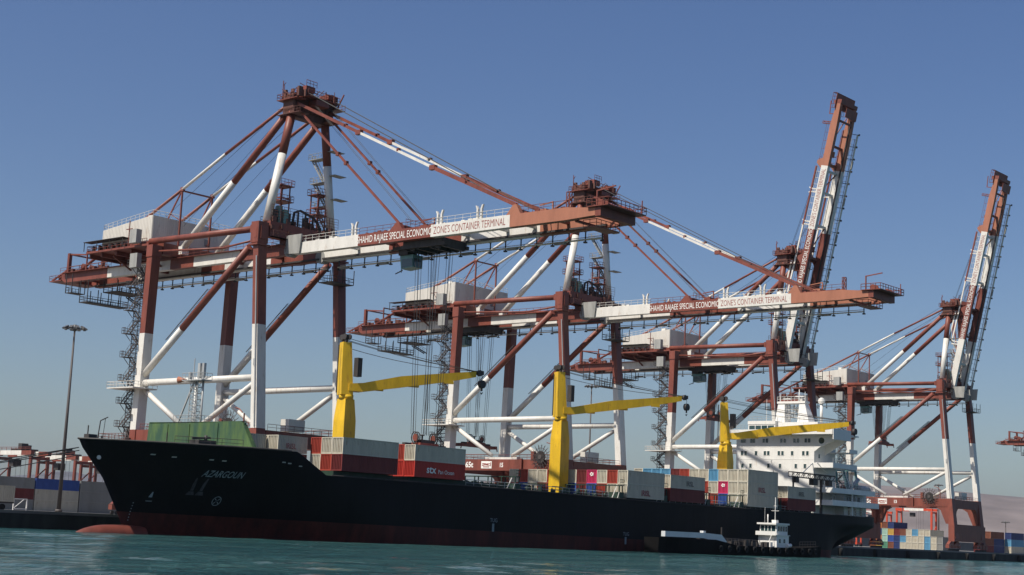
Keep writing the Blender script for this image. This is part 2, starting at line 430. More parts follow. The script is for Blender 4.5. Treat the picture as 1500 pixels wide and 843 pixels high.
        m=mb();m.box(x-1.15,x+1.15,yl(54)-.95,yl(54)+.95,52.5,54.85);m.build('leg_head',RED,root)
    # top cross girders
    m=mb();m.box(-W2+1.5,W2-1.5,yw(54)-.9,yw(54)+1.1,54.0,56.9);m.build('top_cross_girder',RED,root)
    m=mb();m.box(-W2+1.4,W2-1.4,yl(54)-1.,yl(54)+1.,53.3,55.6);m.build('top_cross_girder',RED,root)
    m=mb()
    for x in(-3.9,3.9):
        for y in(yw(54),yl(54)): m.box(x-.75,x+.75,y-.6,y+.6,53.12,54.05)
    m.build('girder_hanger',RED,root)
    # main girders (fixed) with bands
    bands=[(73.7,58.3,0),(58.3,37.0,1),(37.0,29.54,0),(29.54,15.55,1),(15.55,1.2,0)]
    for s in(-1,1):
        m=mb();xo,xi=s*4.47,s*3.2
        for a,b,c in bands: m.cur=c;m.box(xi,xo,a,b,51.09,53.12)
        m.cur=0;m.prism([(73.7,51.09),(73.7,53.12),(75.2,52.9),(75.2,51.9)],'x',xi,xo)
        m.cur=2;m.box(xi-s*.35,xi-s*.003,74,1.5,51.3,51.6)
        g=m.build('main_girder',[RED,WHT,DRK],root)
        r=mb();r.box(s*4.48,s*5.3,3,74,53.0,53.08);r.rail([(s*5.28,3,53.05),(s*5.28,35,53.05)],r=.05);r.rail([(s*5.28,56,53.05),(s*5.28,74.5,53.05)],r=.05);r.build('walkway',GALV if s>0 else RED,g)
    m=mb()
    for y in(12,24,48,60,73.2): m.box(-3.2,3.2,y-.3,y+.3,52.2,53.0)
    for y0_,y1_ in((48,60),(60,73.2),(12,24)): m.beam((-3.2,y0_,52.6),(3.2,y1_,52.6),.25,.25)
    m.build('girder_cross_tie',RED,root)
    # rear end works
    m=mb();m.box(-4.6,4.6,75,79.5,51.6,51.8);m.rail([(-4.6,75,51.8),(-4.6,79.5,51.8),(4.6,79.5,51.8),(4.6,75,51.8)])
    m.tube((-2.2,76.5,52.6),(2.2,76.5,52.6),.7,12);m.cb((3.2,76.6,52.5),(1.2,1.6,1.4));m.cb((-3.3,76.6,52.4),(1,1.4,1.2))
    for x in(-4.2,4.2): m.beam((x,73,53.1),(x,73,57.4),.7,.7);m.beam((x,73,57.2),(x,66.5,56.6),.3,.3);m.beam((x,66.5,53.1),(x,66.5,57.5),.25,.25);m.beam((x,73,54),(x,79,51.9),.3,.3)
    m.beam((-4.2,73,57.2),(4.2,73,57.2),.3,.3);m.beam((-4.2,66.5,57.4),(4.2,66.5,57.4),.25,.25)
    for x in(-2,0,2): m.disc((x,71,54.6),.8,'x',.4,12)
    m.box(-3.6,3.6,69.6,72.4,53.15,53.5);m.build('rear_machinery',RED,root)
    # maintenance platforms hung under the rear
    m=mb()
    m.box(-4.6,5.6,64.6,67.4,46.3,46.5);m.rail([(-4.6,64.6,46.5),(5.6,64.6,46.5),(5.6,67.4,46.5),(-4.6,67.4,46.5),(-4.6,64.6,46.5)],sp=1.2,r=.055)
    for x in(-4.6,-2,.6,3.2,5.6):
        for y in(64.6,67.4): m.beam((x,y,46.3),(x,y,51.1 if abs(x)>3 else 49.2),.14,.14)
    m.box(-6.2,-3.0,68.2,70.4,48.3,48.45);m.rail([(-6.2,68.2,48.45),(-6.2,70.4,48.45),(-3,70.4,48.45)],sp=.9,r=.05)
    for x in(-6.2,-3):
        for y in(68.2,70.4): m.beam((x,y,48.3),(x,y,52.4),.14,.14)
    m.box(-1.5,5.2,58.5,63.5,48.6,48.8);m.rail([(-1.5,58.5,48.8),(5.2,58.5,48.8),(5.2,63.5,48.8),(-1.5,63.5,48.8)],sp=1.1,r=.055)
    for x in(-1.5,1.8,5.2):
        for y in(58.5,63.5): m.beam((x,y,48.6),(x,y,51.1),.14,.14)
    m.stair((5.6,60,46.6),(5.6,64.6,48.8));m.build('maintenance_platform',DRK,root)
    # festoon track along far side
    def festoon(y0,y1,T):
        m=mb(T)
        n=max(1,int(abs(y1-y0)/3.4))
        m.cur=0;m.box(5.5,6.2,y0,y1,50.05,50.2);m.box(6.15,6.2,y0,y1,50.5,50.62)
        for i in range(n+1):
            y=y0+(y1-y0)*i/n
            m.cur=1;m.beam((5.85,y,49.7),(5.85,y,51.4),.16,.16);m.beam((4.4,y,51.4),(6.0,y,51.4),.14,.14);m.box(5.6,6.1,y-.25,y+.25,49.55,49.8)
        m.cur=2
        for i in range(0,n,3):
            y=y0+(y1-y0)*(i+.5)/n;m.box(5.4,6.0,y-1.1,y+1.1,49.72,50.04)
        return m.build('festoon_track',[WHT,DRK,GRY],root)
    festoon(60,2,None)
    m=mb();m.box(4.6,10.2,-.6,3.0,47.3,47.45);m.rail([(4.6,-.6,47.45),(10.2,-.6,47.45),(10.2,3,47.45),(4.6,3,47.45),(4.6,-.6,47.45)],sp=1.3,r=.05)
    for x in(4.6,7.4,10.2):
        for y in(-.6,3.0): m.beam((x,y,47.4),(x,y,50.2),.12,.12)
    m.build('service_basket',DRK,root)
    # machinery house
    m=mb()
    n=34
    m.add([(-9.25,37.35,56.0),(-9.25,53.8,56.0),(-9.25,53.8,59.7),(-9.25,37.35,61.3),(10.1,37.35,56.0),(10.1,53.8,56.0),(10.1,53.8,59.7),(10.1,37.35,61.3)],[(0,1,2,3),(4,7,6,5),(0,3,7,4),(1,5,6,2),(3,2,6,7),(0,4,5,1)])
    for i in range(n):
        y=37.6+i*16.1/(n-1);zt=61.3-(y-37.35)/16.45*1.6
        m.box(-9.31,-9.25,y-.12,y+.12,56.0,zt-.05)
    for i in range(38):
        x=-9.0+i*18.9/37;m.box(x-.12,x+.12,37.29,37.35,56,61.25)
    hs=m.build('machinery_house',[BOX],root)
    r=mb();r.rail([(10,53.7,59.72),(-9.2,53.7,59.72),(-9.2,37.4,61.3),(10,37.4,61.3)],sp=1.5,r=.05);r.cb((-6.5,41,61.6),(1.6,1.2,.7));r.cb((2,44,61.4),(2,2,.8));r.build('roof_rail',WHT,hs)
    d=mb();d.box(-1.2,-.2,37.2,37.28,56.1,58.2);d.box(3.6,4.8,37.2,37.28,57.2,58.6);d.build('house_door',GRY,hs)
    m=mb();m.box(-10.6,10.9,36.2,57.3,54.9,55.3);m.box(-9.6,10.3,37.2,54.2,55.3,56.0)
    for y in(38,43,48,53,57): m.box(-9.8,10.2,y-.2,y+.2,54.1,54.9)
    for x in(-4,4): m.prism([(37,53.14),(56.8,54.8),(37,54.8)],'x',x-.3,x+.3)
    for x in(-9,9): m.beam((x,38,54.2),(x*.5,40,51.9),.3,.3);m.beam((x,50,54.2),(x*.5,50,51.9),.3,.3)
    pl=m.build('house_platform',RED,root)
    r=mb();r.rail([(-10.5,37,55.3),(-10.5,57.2,55.3),(10.8,57.2,55.3),(10.8,37,55.3)],sp=1.4,r=.06);r.build('handrail',RED,pl)
    m=mb();m.box(-11.3,-9.3,44,57.6,57.15,57.25)
    for y in(44.2,48.5,53,57.4): m.beam((-11.1,y,55.3),(-11.1,y,57.15),.12,.12)
    for i in range(6): m.cb((-10.0,45+i*2.1,55.9),(.5,.6,1.0))
    m.build('awning',[DRK],pl)
    m=mb();m.beam((-10.4,43.2,55.3),(-10.4,43.2,60.5),.16,.16);m.beam((-10.4,42.2,58.8),(-10.4,44.2,58.8),.16,.16);m.beam((-10.4,42.4,57.6),(-10.4,43.2,58.8),.1,.1);m.build('davit_post',RED,pl)
    m=mb();m.box(-11.9,-10.65,38.6,40.8,55.5,58.2);m.box(-12.3,-11.2,37.2,39.5,50.4,53.2);m.build('electrical_cabinet',GRY,root)
    # house A-frame carrying the backstays
    m=mb()
    for s in(-1,1):
        x=s*3.75;m.beam((x,35.9,55.6),(x,35.9,67.4),.3,.3);m.beam((x,35.9,67.4),(x*1.05,40.2,61.0),.24,.24);m.beam((x,35.9,61),(x,39,62.6),.14,.14);m.beam((x,35.9,57.5),(x*1.0,36.9,57.2),.14,.14)
    m.beam((-3.75,35.9,67.1),(3.75,35.9,67.1),.3,.3);m.build('backstay_frame',RED,root)
    # apex frame
    for s in(-1,1):
        p=Vector((s*8.0,4.1,56.9));q=Vector((s*4.0,3.6,79.2));k=p.lerp(q,(70.1-56.9)/(79.2-56.9))
        m=mb();m.cur=1;m.tube(p,k,.80,14);m.cur=0;m.tube(k,q,.80,14)
        pm=m.build('apex_post',[RED,WHT],root)
        m=mb();p=Vector((s*4.15,33.8,55.0));q=Vector((s*4.0,4.6,79.0));k=p.lerp(q,(66.9-55.0)/24.)
        m.cur=1;m.tube(p,k,.66,14);m.cur=0;m.tube(k,q,.66,14);m.cur=1;m.cb((s*4.15,34.0,54.6),(1.6,2.2,1.6))
        m.build('back_leg',[RED,WHT],root)
        m=mb();a=Vector((s*4.1,69.6,53.1));j=Vector((s*3.75,35.87,67.4));b=Vector((s*3.9,22.8,72.95));c=Vector((s*4.,4.4,80.5))
        m.cur=0;m.tube(a,j,.3,8);m.cur=1;m.tube(j,b,.3,8);m.cur=0;m.tube(b,c,.3,8);m.cur=0;m.cb(j,(.5,.9,.8));m.build('backstay',[RED,WHT],root)
    # stairs up the far apex post
    m=mb();P0=Vector((8.0,4.1,56.9));P1=Vector((4.0,3.6,79.2))
    zs=[57.5,62.5,67,71.5]
    for i,z in enumerate(zs):
        t=(z-56.9)/22.3;c=P0.lerp(P1,t)
        if i: m.box(c.x-.9,c.x+2.6,c.y-.9-.8,c.y+1.0-.8+1.6,z,z+.12) if 0 else m.box(c.x-.9,c.x+.9,c.y+.6,c.y+4.2,z,z+.12);m.rail([(c.x-.9,c.y+.6,z+.1),(c.x-.9,c.y+4.2,z+.1),(c.x+.9,c.y+4.2,z+.1)],sp=.9)
        if i: m.box(c.x-.6,c.x+2.4,c.y-2.4,c.y-.6,z+1.2,z+1.3)
        if i<3:
            t2=(zs[i+1]-56.9)/22.3;c2=P0.lerp(P1,t2);m.stair((c.x-.4,c.y+1.0,z+.1),(c2.x-.4,c2.y+3.8,zs[i+1]+.1),(.8,0,0))
    m.build('apex_stair',GRY,root)
    # apex head
    m=mb();m.box(-5.0,5.0,2.4,5.2,79.0,81.4);m.prism([(-5,79.0),(5,79.0),(4.4,77.6),(-4.4,77.6)],'y',3.0,4.8)
    for s in(-1,1): m.box(s*4-.9,s*4+.9,2.2,5.4,78.2,82.0)
    ah=m.build('apex_head',DRKR,root)
    m=mb()
    for x in(-5.8,4.2): m.box(x,x+2.2,.6,6.2,80.6,80.75);m.rail([(x,.6,80.7),(x,6.2,80.7),(x+2.2,6.2,80.7),(x+2.2,.6,80.7)],sp=1,r=.06)
    m.box(-4,4,-.4,2.2,81.2,81.35);m.rail([(-4,-.4,81.35),(4,-.4,81.35)],sp=1.1,r=.06)
    for x in(-3.4,-2.4,2.4,3.4): m.disc((x,1.6,82.4),.85,'x',.35,12)
    m.box(-3.8,-1.6,.4,3.2,82.2,83.3);m.box(1.8,3.8,.4,3.0,82.0,82.9);m.rail([(-4,.2,83.2),(-1.4,.2,83.2)],sp=.8,r=.06)
    m.beam((-5.2,5.4,81),(-5.2,5.4,84.6),.12,.12);m.beam((-5.2,5.4,83.6),(-4.6,5.4,84.4),.1,.1);m.beam((4.8,1,81),(4.8,-.6,83.4),.2,.2);m.beam((-4.4,6,81),(-4.4,6,84),.1,.1)
    m.box(-1.6,1.6,-.2,2,80.0,81.0)
    m.build('apex_platform',[RED],ah)
    # tower frames and clutter on the top cross girder
    m=mb();m.lattice(-4.3,-2.2,5.0,7.2,[56.9,59.5,62.3,64.6],.1,False);m.lattice(4.4,6.4,4.4,6.4,[56.9,59.5,62.0,64.4],.1,False)
    for (x0,x1,y0,y1,z) in((-4.9,-1.6,4.4,7.8,64.6),(3.9,7.,3.9,7.,64.4),(-4.9,-1.6,4.4,7.8,61.6),(3.9,7.,3.9,7.,60.5)):
        m.box(x0,x1,y0,y1,z,z+.14);m.rail([(x0,y0,z+.1),(x1,y0,z+.1),(x1,y1,z+.1),(x0,y1,z+.1),(x0,y0,z+.1)],sp=.9,r=.05)
    m.build('latch_tower',RED,root)
    m=mb();m.rail([(-8.2,2.8,56.9),(8.2,2.8,56.9)],sp=1.2,r=.055);m.rail([(-8.2,5.6,56.9),(8.2,5.6,56.9)],sp=1.2,r=.055)
    pts=[(-2.6,3.3,57),(-2.2,3.3,59.6),(-.8,3.3,60.2),(2.6,3.3,59.4),(4.0,3.3,58.2),(4.4,3.3,57)]
    for a,b in zip(pts[:-1],pts[1:]): m.beam(a,b,.35,.35)
    for x in(-1.2,.6,2.4): m.beam((x,3.3,57),(x,3.3,59.8),.25,.25)
    m.box(-5.5,-3.4,2.8,4.4,57,59.0);m.box(-7.2,-6.2,3.2,4.4,57,59.4);m.box(.9,1.5,3.4,4.6,57,59.2)
    m.build('winch_frame',DRK,root)
    m=mb();m.box(-5.2,-4.1,2.7,4.9,57.0,59.6);m.box(-6.1,-5.3,3,4.2,57,60.2);m.build('electrical_cabinet',CABT,root)
    rc=random.Random(21)
    m=mb()
    for i in range(30):
        x=rc.uniform(-5.6,5.8);y=rc.uniform(-.2,6.2);h_=rc.uniform(.5,2.3);m.cb((x,y,80.9+h_/2),(rc.uniform(.2,1.0),rc.uniform(.2,.9),h_))
    for i in range(9):
        x=rc.uniform(-5.6,5.6);m.beam((x,rc.uniform(0,6),81),(x+rc.uniform(-.8,.8),rc.uniform(0,6),82.4+rc.uniform(0,1.6)),.1,.1)
    for i in range(16):
        x=rc.uniform(-5.6,5.8);y=rc.uniform(0,6);z=rc.uniform(81.5,83.2);m.beam((x,y,z),(x+rc.uniform(-1.6,1.6),y+rc.uniform(-1.6,1.6),z+rc.uniform(-.3,.9)),.12,.12)
    for x in(-5.2,-3,3,5.2):m.rail([(x,.2,78.0),(x,6.4,78.0)],sp=.9,r=.05)
    m.box(-5.4,-2.9,.2,6.4,77.9,78.0);m.box(2.9,5.4,.2,6.4,77.9,78.0)
    m.build('sheave_gear',DRKR,root)
    m=mb()
    for i in range(26):
        x=rc.uniform(-8.5,8.5);y=rc.uniform(2.6,6.0);h_=rc.uniform(.4,1.6);m.cb((x,y,56.9+h_/2),(rc.uniform(.2,1.1),rc.uniform(.2,.8),h_))
    for z in(57.9,58.9):m.rail([(-8.3,2.6,z),(8.3,2.6,z)],sp=1.5,r=.04)
    for x in(-6,-2,2,6): m.beam((x,2.6,56.9),(x,2.6,59.9),.1,.1)
    m.build('winch_gear',DRKR,root)
    m=mb()
    for i in range(14):
        x=rc.uniform(-8,8);m.cb((x,yw(54)-1.0,rc.uniform(54.3,56.5)),(rc.uniform(.3,1.2),.5,rc.uniform(.3,1)))
    for y_ in(-.3,.8): m.box(-8.3,8.3,yw(54)-1.9+y_*0,yw(54)-.9,53.9,54.0)
    m.rail([(-8.3,yw(54)-1.85,54),(8.3,yw(54)-1.85,54)],sp=1.3,r=.05);m.rail([(-8.3,yw(54)-1.6,51.6),(-4.9,yw(54)-1.6,51.6)],sp=1.0,r=.05)
    m.build('access_walk',DRKR,root)
    m=mb()
    for i in range(20):
        x=rc.choice((-1,1))*rc.uniform(3.3,4.3);y=rc.uniform(58,73);h_=rc.uniform(.3,1.1);m.cb((x,y,53.12+h_/2),(rc.uniform(.2,.9),rc.uniform(.3,1.2),h_))
    for y in(59,62,65,69): m.beam((-4.3,y,53.1),(-4.3,y,54.6),.1,.1)
    m.beam((-4.3,58,54.5),(-4.3,72.5,54.5),.1,.1);m.beam((4.3,58,54.5),(4.3,72.5,54.5),.1,.1)
    m.build('rear_gear',DRKR,root)
    # lift and stair tower on the landward leg
    m=mb();x0,x1=-W2-1.15,-W2+.8
    y0,y1=yl(30)+1.3,yl(30)+4.0
    zz=[6,10.5,15,19.5,24,28.4,33,37.6,42.2,46.8,51]
    for i in range(len(zz)-1):
        a,b=zz[i],zz[i+1];mid=(a+b)/2
        m.stair((x0-.6,y1-.2,a),(x0-.6,y0,mid),(.75,0,0));m.stair((x0+.3,y0,mid),(x0+.3,y1-.2,b),(.75,0,0))
        m.box(x0-.8,x0+1.1,y1-.2,y1+1.2,b-.12,b);m.rail([(x0-.8,y1,b),(x0-.8,y1+1.2,b),(x0+1.1,y1+1.2,b)],sp=.7,r=.05);m.beam((x0,y1+1.0,b-.1),(x0,y1-.8,b-1.6),.1,.1)
        m.box(x0-.8,x0+1.1,y0-.7,y0,mid-.1,mid)
    m.build('stair_tower',STRC,root)
    m=mb();m.lattice(x0+.9,x1+.2,y0+.2,y1+.2,[6+i*.9 for i in range(51)],.055,True);m.box(x0+1,x1,y0+.5,y1-.5,17,19.5);m.build('lift_mast',STRC,root)
    m=mb();m.box(x0-2.6,x0+3.0,yl(28)-2.6,y1+2.0,26.6,26.8);m.rail([(x0-2.6,yl(28)-2.6,26.8),(x0-2.6,y1+2,26.8),(x0+3,y1+2,26.8)],sp=1.1,r=.05);m.rail([(x0-2.6,yl(28)-2.6,26.8),(x0+3,yl(28)-2.6,26.8)],sp=1.1,r=.05);m.build('landing',WHT,root)
    m=mb();m.box(x0-2.9,x0+3.0,yl(18)-2.,y1+2.8,16.6,16.8);m.rail([(x0-2.9,yl(18)-2.,16.8),(x0-2.9,y1+2.8,16.8),(x0+3,y1+2.8,16.8)],sp=1.1,r=.05);m.beam((x0-2.7,y1+2.4,16.6),(x0,y1-.6,13.8),.2,.2);m.build('landing',RED,root)
    # cable reel with spoked rims
    m=mb();c=Vector((-W2-1.55,6.8,19.3))
    for k in range(36):
        a=2*math.pi*k/36;d=Vector((0,math.cos(a),math.sin(a)));t_=Vector((.25 if k%2 else -.25,0,0));m.beam(c+d*.4+t_,c+d*2.75+t_*1.6,.075,.075,upv=(1,0,0))
    for rr in(1.2,2.0):
        pts=[c+Vector((0,math.cos(a),math.sin(a)))*rr for a in[2*math.pi*i/28 for i in range(29)]];m.rope(pts,.06,4)
    m.disc(c,.5,'x',.8,12);reel=m.build('cable_reel',STRC,root)
    m=mb();m.disc(c,1.35,'x',.28,24);m.build('reel_cable',DRK,reel)
    m=mb();m.beam((-W2-.6,3.6,18.8),(-W2-.6,3.6,21.5),.2,.2);m.beam((-W2-.6,9.6,18.8),(-W2-.6,9.6,20.6),.9,.9);m.beam((-W2-1.2,12.6,16.0),(-W2-1.2,12.6,19),.5,.5);m.rope([(-W2-1.2,3.4,21.6),(-W2-1.2,4.4,22.3),(-W2-1.2,5.4,22.5)],.12,6);m.build('reel_bracket',RED,reel)
    m=mb();m.box(-3.2,.6,-.3,2.0,18.85,21.0);m.box(-2.9,-2.0,-.34,-.3,19,20.7);m.build('power_cabin',BOX,root)
    # sill lettering: capacity and maker plate
    def TS(y):
        return lambda u,v,w_:(-W2-.9-w_,y-u,v)
    xf=lambda y,z:(lambda u,v,w_:(-W2-.903-w_,y-u,z+v))
    text('capacity_mark','65t',1.75,LETW,off,xf(29.8,16.95),root,sx=1.02,bold=.05)
    m=mb();m.box(-W2-.93,-W2-.903,24.9,21.7,16.7,18.35);pt_=m.build('maker_plate',LETW,root)
    text('plate_lettering','ZPMC',.72,LETR,off,lambda u,v,w_:(-W2-.933-w_,24.6-u,17.35+v),pt_,sx=1.25,bold=.04)
    m=mb();m.box(-W2-.96,-W2-.935,24.3,22.4,16.95,17.15);m.box(-W2-.96,-W2-.935,22.1,21.9,17.2,18.1);m.build('plate_rule',LETR,pt_)
    # ------------------------------------------------ boom
    bb=[(1.0,-16.8,1),(-16.8,-34.46,0),(-34.46,-52.04,1),(-52.04,-63.5,2)]
    for s in(-1,1):
        m=mb(TBf);xo,xi=s*4.47,s*3.2
        for a,b,c in bb: m.cur=c;m.box(xi,xo,a,b,51.09,53.12)
        m.cur=2;m.prism([(-63.5,51.09),(-63.5,53.12),(-69.4,52.5),(-69.4,51.3)],'x',xi,xo)
        m.cur=3;m.box(xi-s*.35,xi-s*.003,.5,-66,51.3,51.6)
        g=m.build('boom_girder',[RED,WHT,ORG,DRK],root)
        r=mb(TBf)
        x=s*4.25;zf=53.2
        for y0,y1,c,sp_ in((-1,-16.8,1,1.8),(-16.8,-34.46,0,2.),(-34.46,-52.04,1,1.8),(-52.04,-63.5,0,2.4)):
            r.cur=c;r.box(s*3.0,s*4.3,y0,y1,zf-.05,zf);r.rail([(x,y0,zf),(x,y1,zf)],sp=sp_,r=.045);r.box(s*3.1,s*3.5,y0,y1,zf+.01,zf+.22)
        for i in range(26): y=-1-i*2.4;r.cur=1 if(y>-16.8 or -52.04<y<-34.46)else 0;r.box(s*3.05,s*4.35,y-.07,y+.07,53.12,zf-.05)
        r.build('walkway',[RED,WHT],g)
    m=mb(TBf)
    for y in(-9,-18,-27,-36,-45,-51,-58): m.cur=1 if(y>-16.8 or -52.04<y<-34.46)else 0;m.box(-3.2,3.2,y-.3,y+.3,52.3,53.0)
    m.cur=0
    for a,b in((-27,-36),(-45,-51),(-58,-68)):m.beam((-3.2,a,52.6),(3.2,b,52.6),.22,.22)
    m.build('boom_cross_tie',[RED,WHT],root)
    m=mb(TBf);m.box(-4.5,4.5,-69.4,-70.5,51.15,52.55);m.box(-3.2,3.2,-64.5,-65.1,50.9,51.2)
    be=m.build('boom_end_beam',RED,root)
    m=mb(TBf);m.box(-4.9,5.0,-68.0,-72.2,52.6,52.75);m.rail([(-4.9,-68,52.75),(-4.9,-72.2,52.75),(5.0,-72.2,52.75),(5,-68,52.75)],sp=1.1,r=.07)
    for x in(-3.6,-2.4,2.4,3.6): m.disc((x,-69.9,53.3),.6,'x',.3,10)
    m.beam((-1,-67,53),(-1,-67,56.2),.22,.22);m.beam((-1,-67,56.1),(-1,-70.6,56.5),.2,.2);m.lattice(-4.4,-3.8,-63.6,-64.2,[53.1,54.3,55.6],.06,True);m.beam((4.4,-71.8,52.7),(4.4,-71.8,55),.14,.14)
    m.box(-3.,3.,-66,-68.6,49.9,50.05);m.rail([(-3,-66,50.0),(-3,-68.6,50),(3,-68.6,50),(3,-66,50)],sp=1.1,r=.06);m.build('tip_platform',DRK if 0 else RED,be)
    m=mb(TBf)
    for i in range(60):
        y=-2-i*1.02;x=rc.choice((-1,1))*rc.uniform(3.2,3.9);h_=rc.uniform(.12,.45);m.cur=1 if(y>-16.8 or -52.04<y<-34.46)else 0;m.cb((x,y,53.22+h_/2),(rc.uniform(.2,.6),rc.uniform(.3,.9),h_))
    m.build('boom_fittings',[RED,WHT],g)
    for y in(-14.9,-35.7,-44.7):
        m=mb(TBf)
        for xa in(-4.2,3.85):
            m.prism([(y-.1,53.12),(y+.25,53.12),(y+.25,54.9),(y+.5,55.5),(y+.2,55.45),(y-.1,54.9)],'x',xa,xa+.35);m.prism([(y-.95,53.12),(y-.6,53.12),(y-.6,54.9),(y-.9,55.55),(y-1.2,55.6),(y-.95,54.9)],'x',xa,xa+.35)
        m.build('stay_cradle',WHT,root)
    for y,h in((-26.4,1.3),(-53.0,1.6)):
        m=mb(TBf)
        for s in(-1,1): m.prism([(y-1.2,53.12),(y+1.8,53.12),(y+.4,53.12+h),(y-.3,53.12+h)],'x',s*4-.45,s*4+.45)
        m.box(-3.6,3.6,y-.4,y+.4,53.13,54.1);m.rail([(-3.4,y-1,54),(3.4,y-1,54)],sp=1.2,r=.05)
        m.beam((2,y-2.6,53.1),(2,y-2.6,56.2),.2,.2);m.beam((2,y-2.6,56.1),(2,y+.2,55.8),.18,.18);m.cb((0,y-3,53.7),(2.2,1.6,1.2))
        m.build('stay_bracket',RED if y>-40 else ORG,root)
    festoon_b=festoon(-1,-63,TBf)
    m=mb(TBf if raised else None)
    # hinge
    m=mb()
    for s in(-1,1): m.disc((s*3.85,YP-.9,51.9),1.25,'x',1.5,16);m.prism([(2.2,51.2),(-1.8,51.0),(-2.2,54.6),(1.8,54.6)],'x',s*4.6,s*4.9)
    m.build('boom_hinge',GRY,root)
    # forestays
    fs=[]
    for s in(-1,1):
        for kind in(0,1):
            m=mb()
            if not raised:
                if kind==0:
                    a=Vector((s*4.,2.6,80.2));b=Vector((s*4.,-15.3,71.3));c=Vector((s*4.,-34.3,62.3));d=Vector((s*4.,-53.,54.7))
                    b=a.lerp(d,.315)-Vector((0,0,.15));c=a.lerp(d,.655)-Vector((0,0,.25))
                    for e in(-.22,.22):
                        E_=Vector((e,0,0));m.cur=0;m.beam(a+E_,b+E_,.16,.5);m.cur=1;m.beam(b+E_,c+E_,.16,.42);m.cur=0;m.beam(c+E_,d+E_,.16,.62)
                    for k in(b,c): m.cb(k,(.75,1.3,.8))
                    for k in(.25,.5,.8): m.cb(a.lerp(d,k),(.6,.5,.6))
                else:
                    a=Vector((s*4.,2.4,79.2));d=Vector((s*4.,-26.4,54.3));b=a.lerp(d,.42);c=a.lerp(d,.5)
                    m.cur=0;m.beam(a,d,.34,.36)
                    for k in(b,c): m.cb(k,(.6,.7,.7))
            else:
                if kind==0:
                    # folded links: one hangs from the apex, the next lies beside the boom on its cradles
                    p1=TB(Vector((s*4.1,-26.5,55.2)));p2=TB(Vector((s*4.1,-51.8,54.8)));a=Vector((s*4.,2.4,80.2))
                    k=TB(Vector((s*4.1,-16.5,55.3)))
                    m.cur=0;m.beam(p2,p1.lerp(p2,.35),.4,.4);m.cur=1;m.beam(p1.lerp(p2,.35),k,.36,.4);m.cur=0;m.beam(k,a+Vector((0,-.6,.2)),.34,.36)
                else:
                    a=Vector((s*4.,2.2,79.2));k=Vector((s*4.,.7,63.5));b=TB(Vector((s*4.,-26.2,54.2)))
                    m.cur=0;m.beam(a,k,.3,.34);q_=TB(Vector((s*4.0,-13.0,54.6)));m.cur=1;m.beam(TB(Vector((s*4.1,-8.2,56.6))),TB(Vector((s*4.1,-25.2,56.2))),.3,.4);m.cur=0;m.beam(q_,k,.2,.24)
            m.build('forestay' if kind==0 else 'inner_stay',[RED,WHT],root)
    m=mb()
    for s in(-1,1):
        for e in(0,.5):
            if not raised: m.tube((s*(3.4-e),2,82.8),(s*(3.2-e),-50.5,55.6),.05,4);m.tube((s*(2.4-e),2,82.0),(s*(2.6-e),-28,54.6),.035,4)
            else:
                q_=TB(Vector((s*(3.2-e),-50.5,54.8)));m.tube((s*(3.4-e),2,82.8),q_,.05,4);q_=TB(Vector((s*(2.6-e),-36,54.2)));m.tube((s*(3.2-e),2,82.0),q_,.05,4)
        m.tube((s*2.5,4,82.6),(s*2.3,45,61.5),.045,4);m.tube((s*3,4,81),(s*2.8,36,60),.035,4)
    m.build('hoist_ropes',ROPE,root)
    if raised:
        # ladder run beside the raised boom
        m=mb(TB);m.beam((6.6,-4,51.2),(6.6,-62,51.2),.12,.12);m.beam((6.6,-4,52.2),(6.6,-62,52.2),.1,.1)
        for i in range(40): m.beam((6.6,-4-i*1.48,50.9),(6.6,-4-i*1.48,52.5),.08,.08)
        m.build('boom_ladder',GRY,root)
    # text on the near boom girder: one line across the red and the white bands
    f1=lambda u,v,w_:TB(Vector((-4.473-w_,-16.6-u,51.52+v))) if raised else (-4.473-w_,-16.6-u,51.52+v)
    g0=[c for c in root.children if c.name.startswith('boom_girder')][0]
    t1,(a,b)=text('boom_lettering',"SHAHID RAJAEE SPECIAL ECONOMIC",1.8,LETW,off,f1,g0,fit=18.0,bold=-.004)
    f2=lambda u,v,w_:TB(Vector((-4.473-w_,-35.1-u,51.52+v))) if raised else (-4.473-w_,-35.1-u,51.52+v)
    t2,(a2,b2)=text('boom_lettering',"ZONE'S CONTAINER TERMINAL",1.8,LETR,off,f2,g0,fit=16.0,bold=-.012)
    root['_w']=0
    del root['_w']
    return root
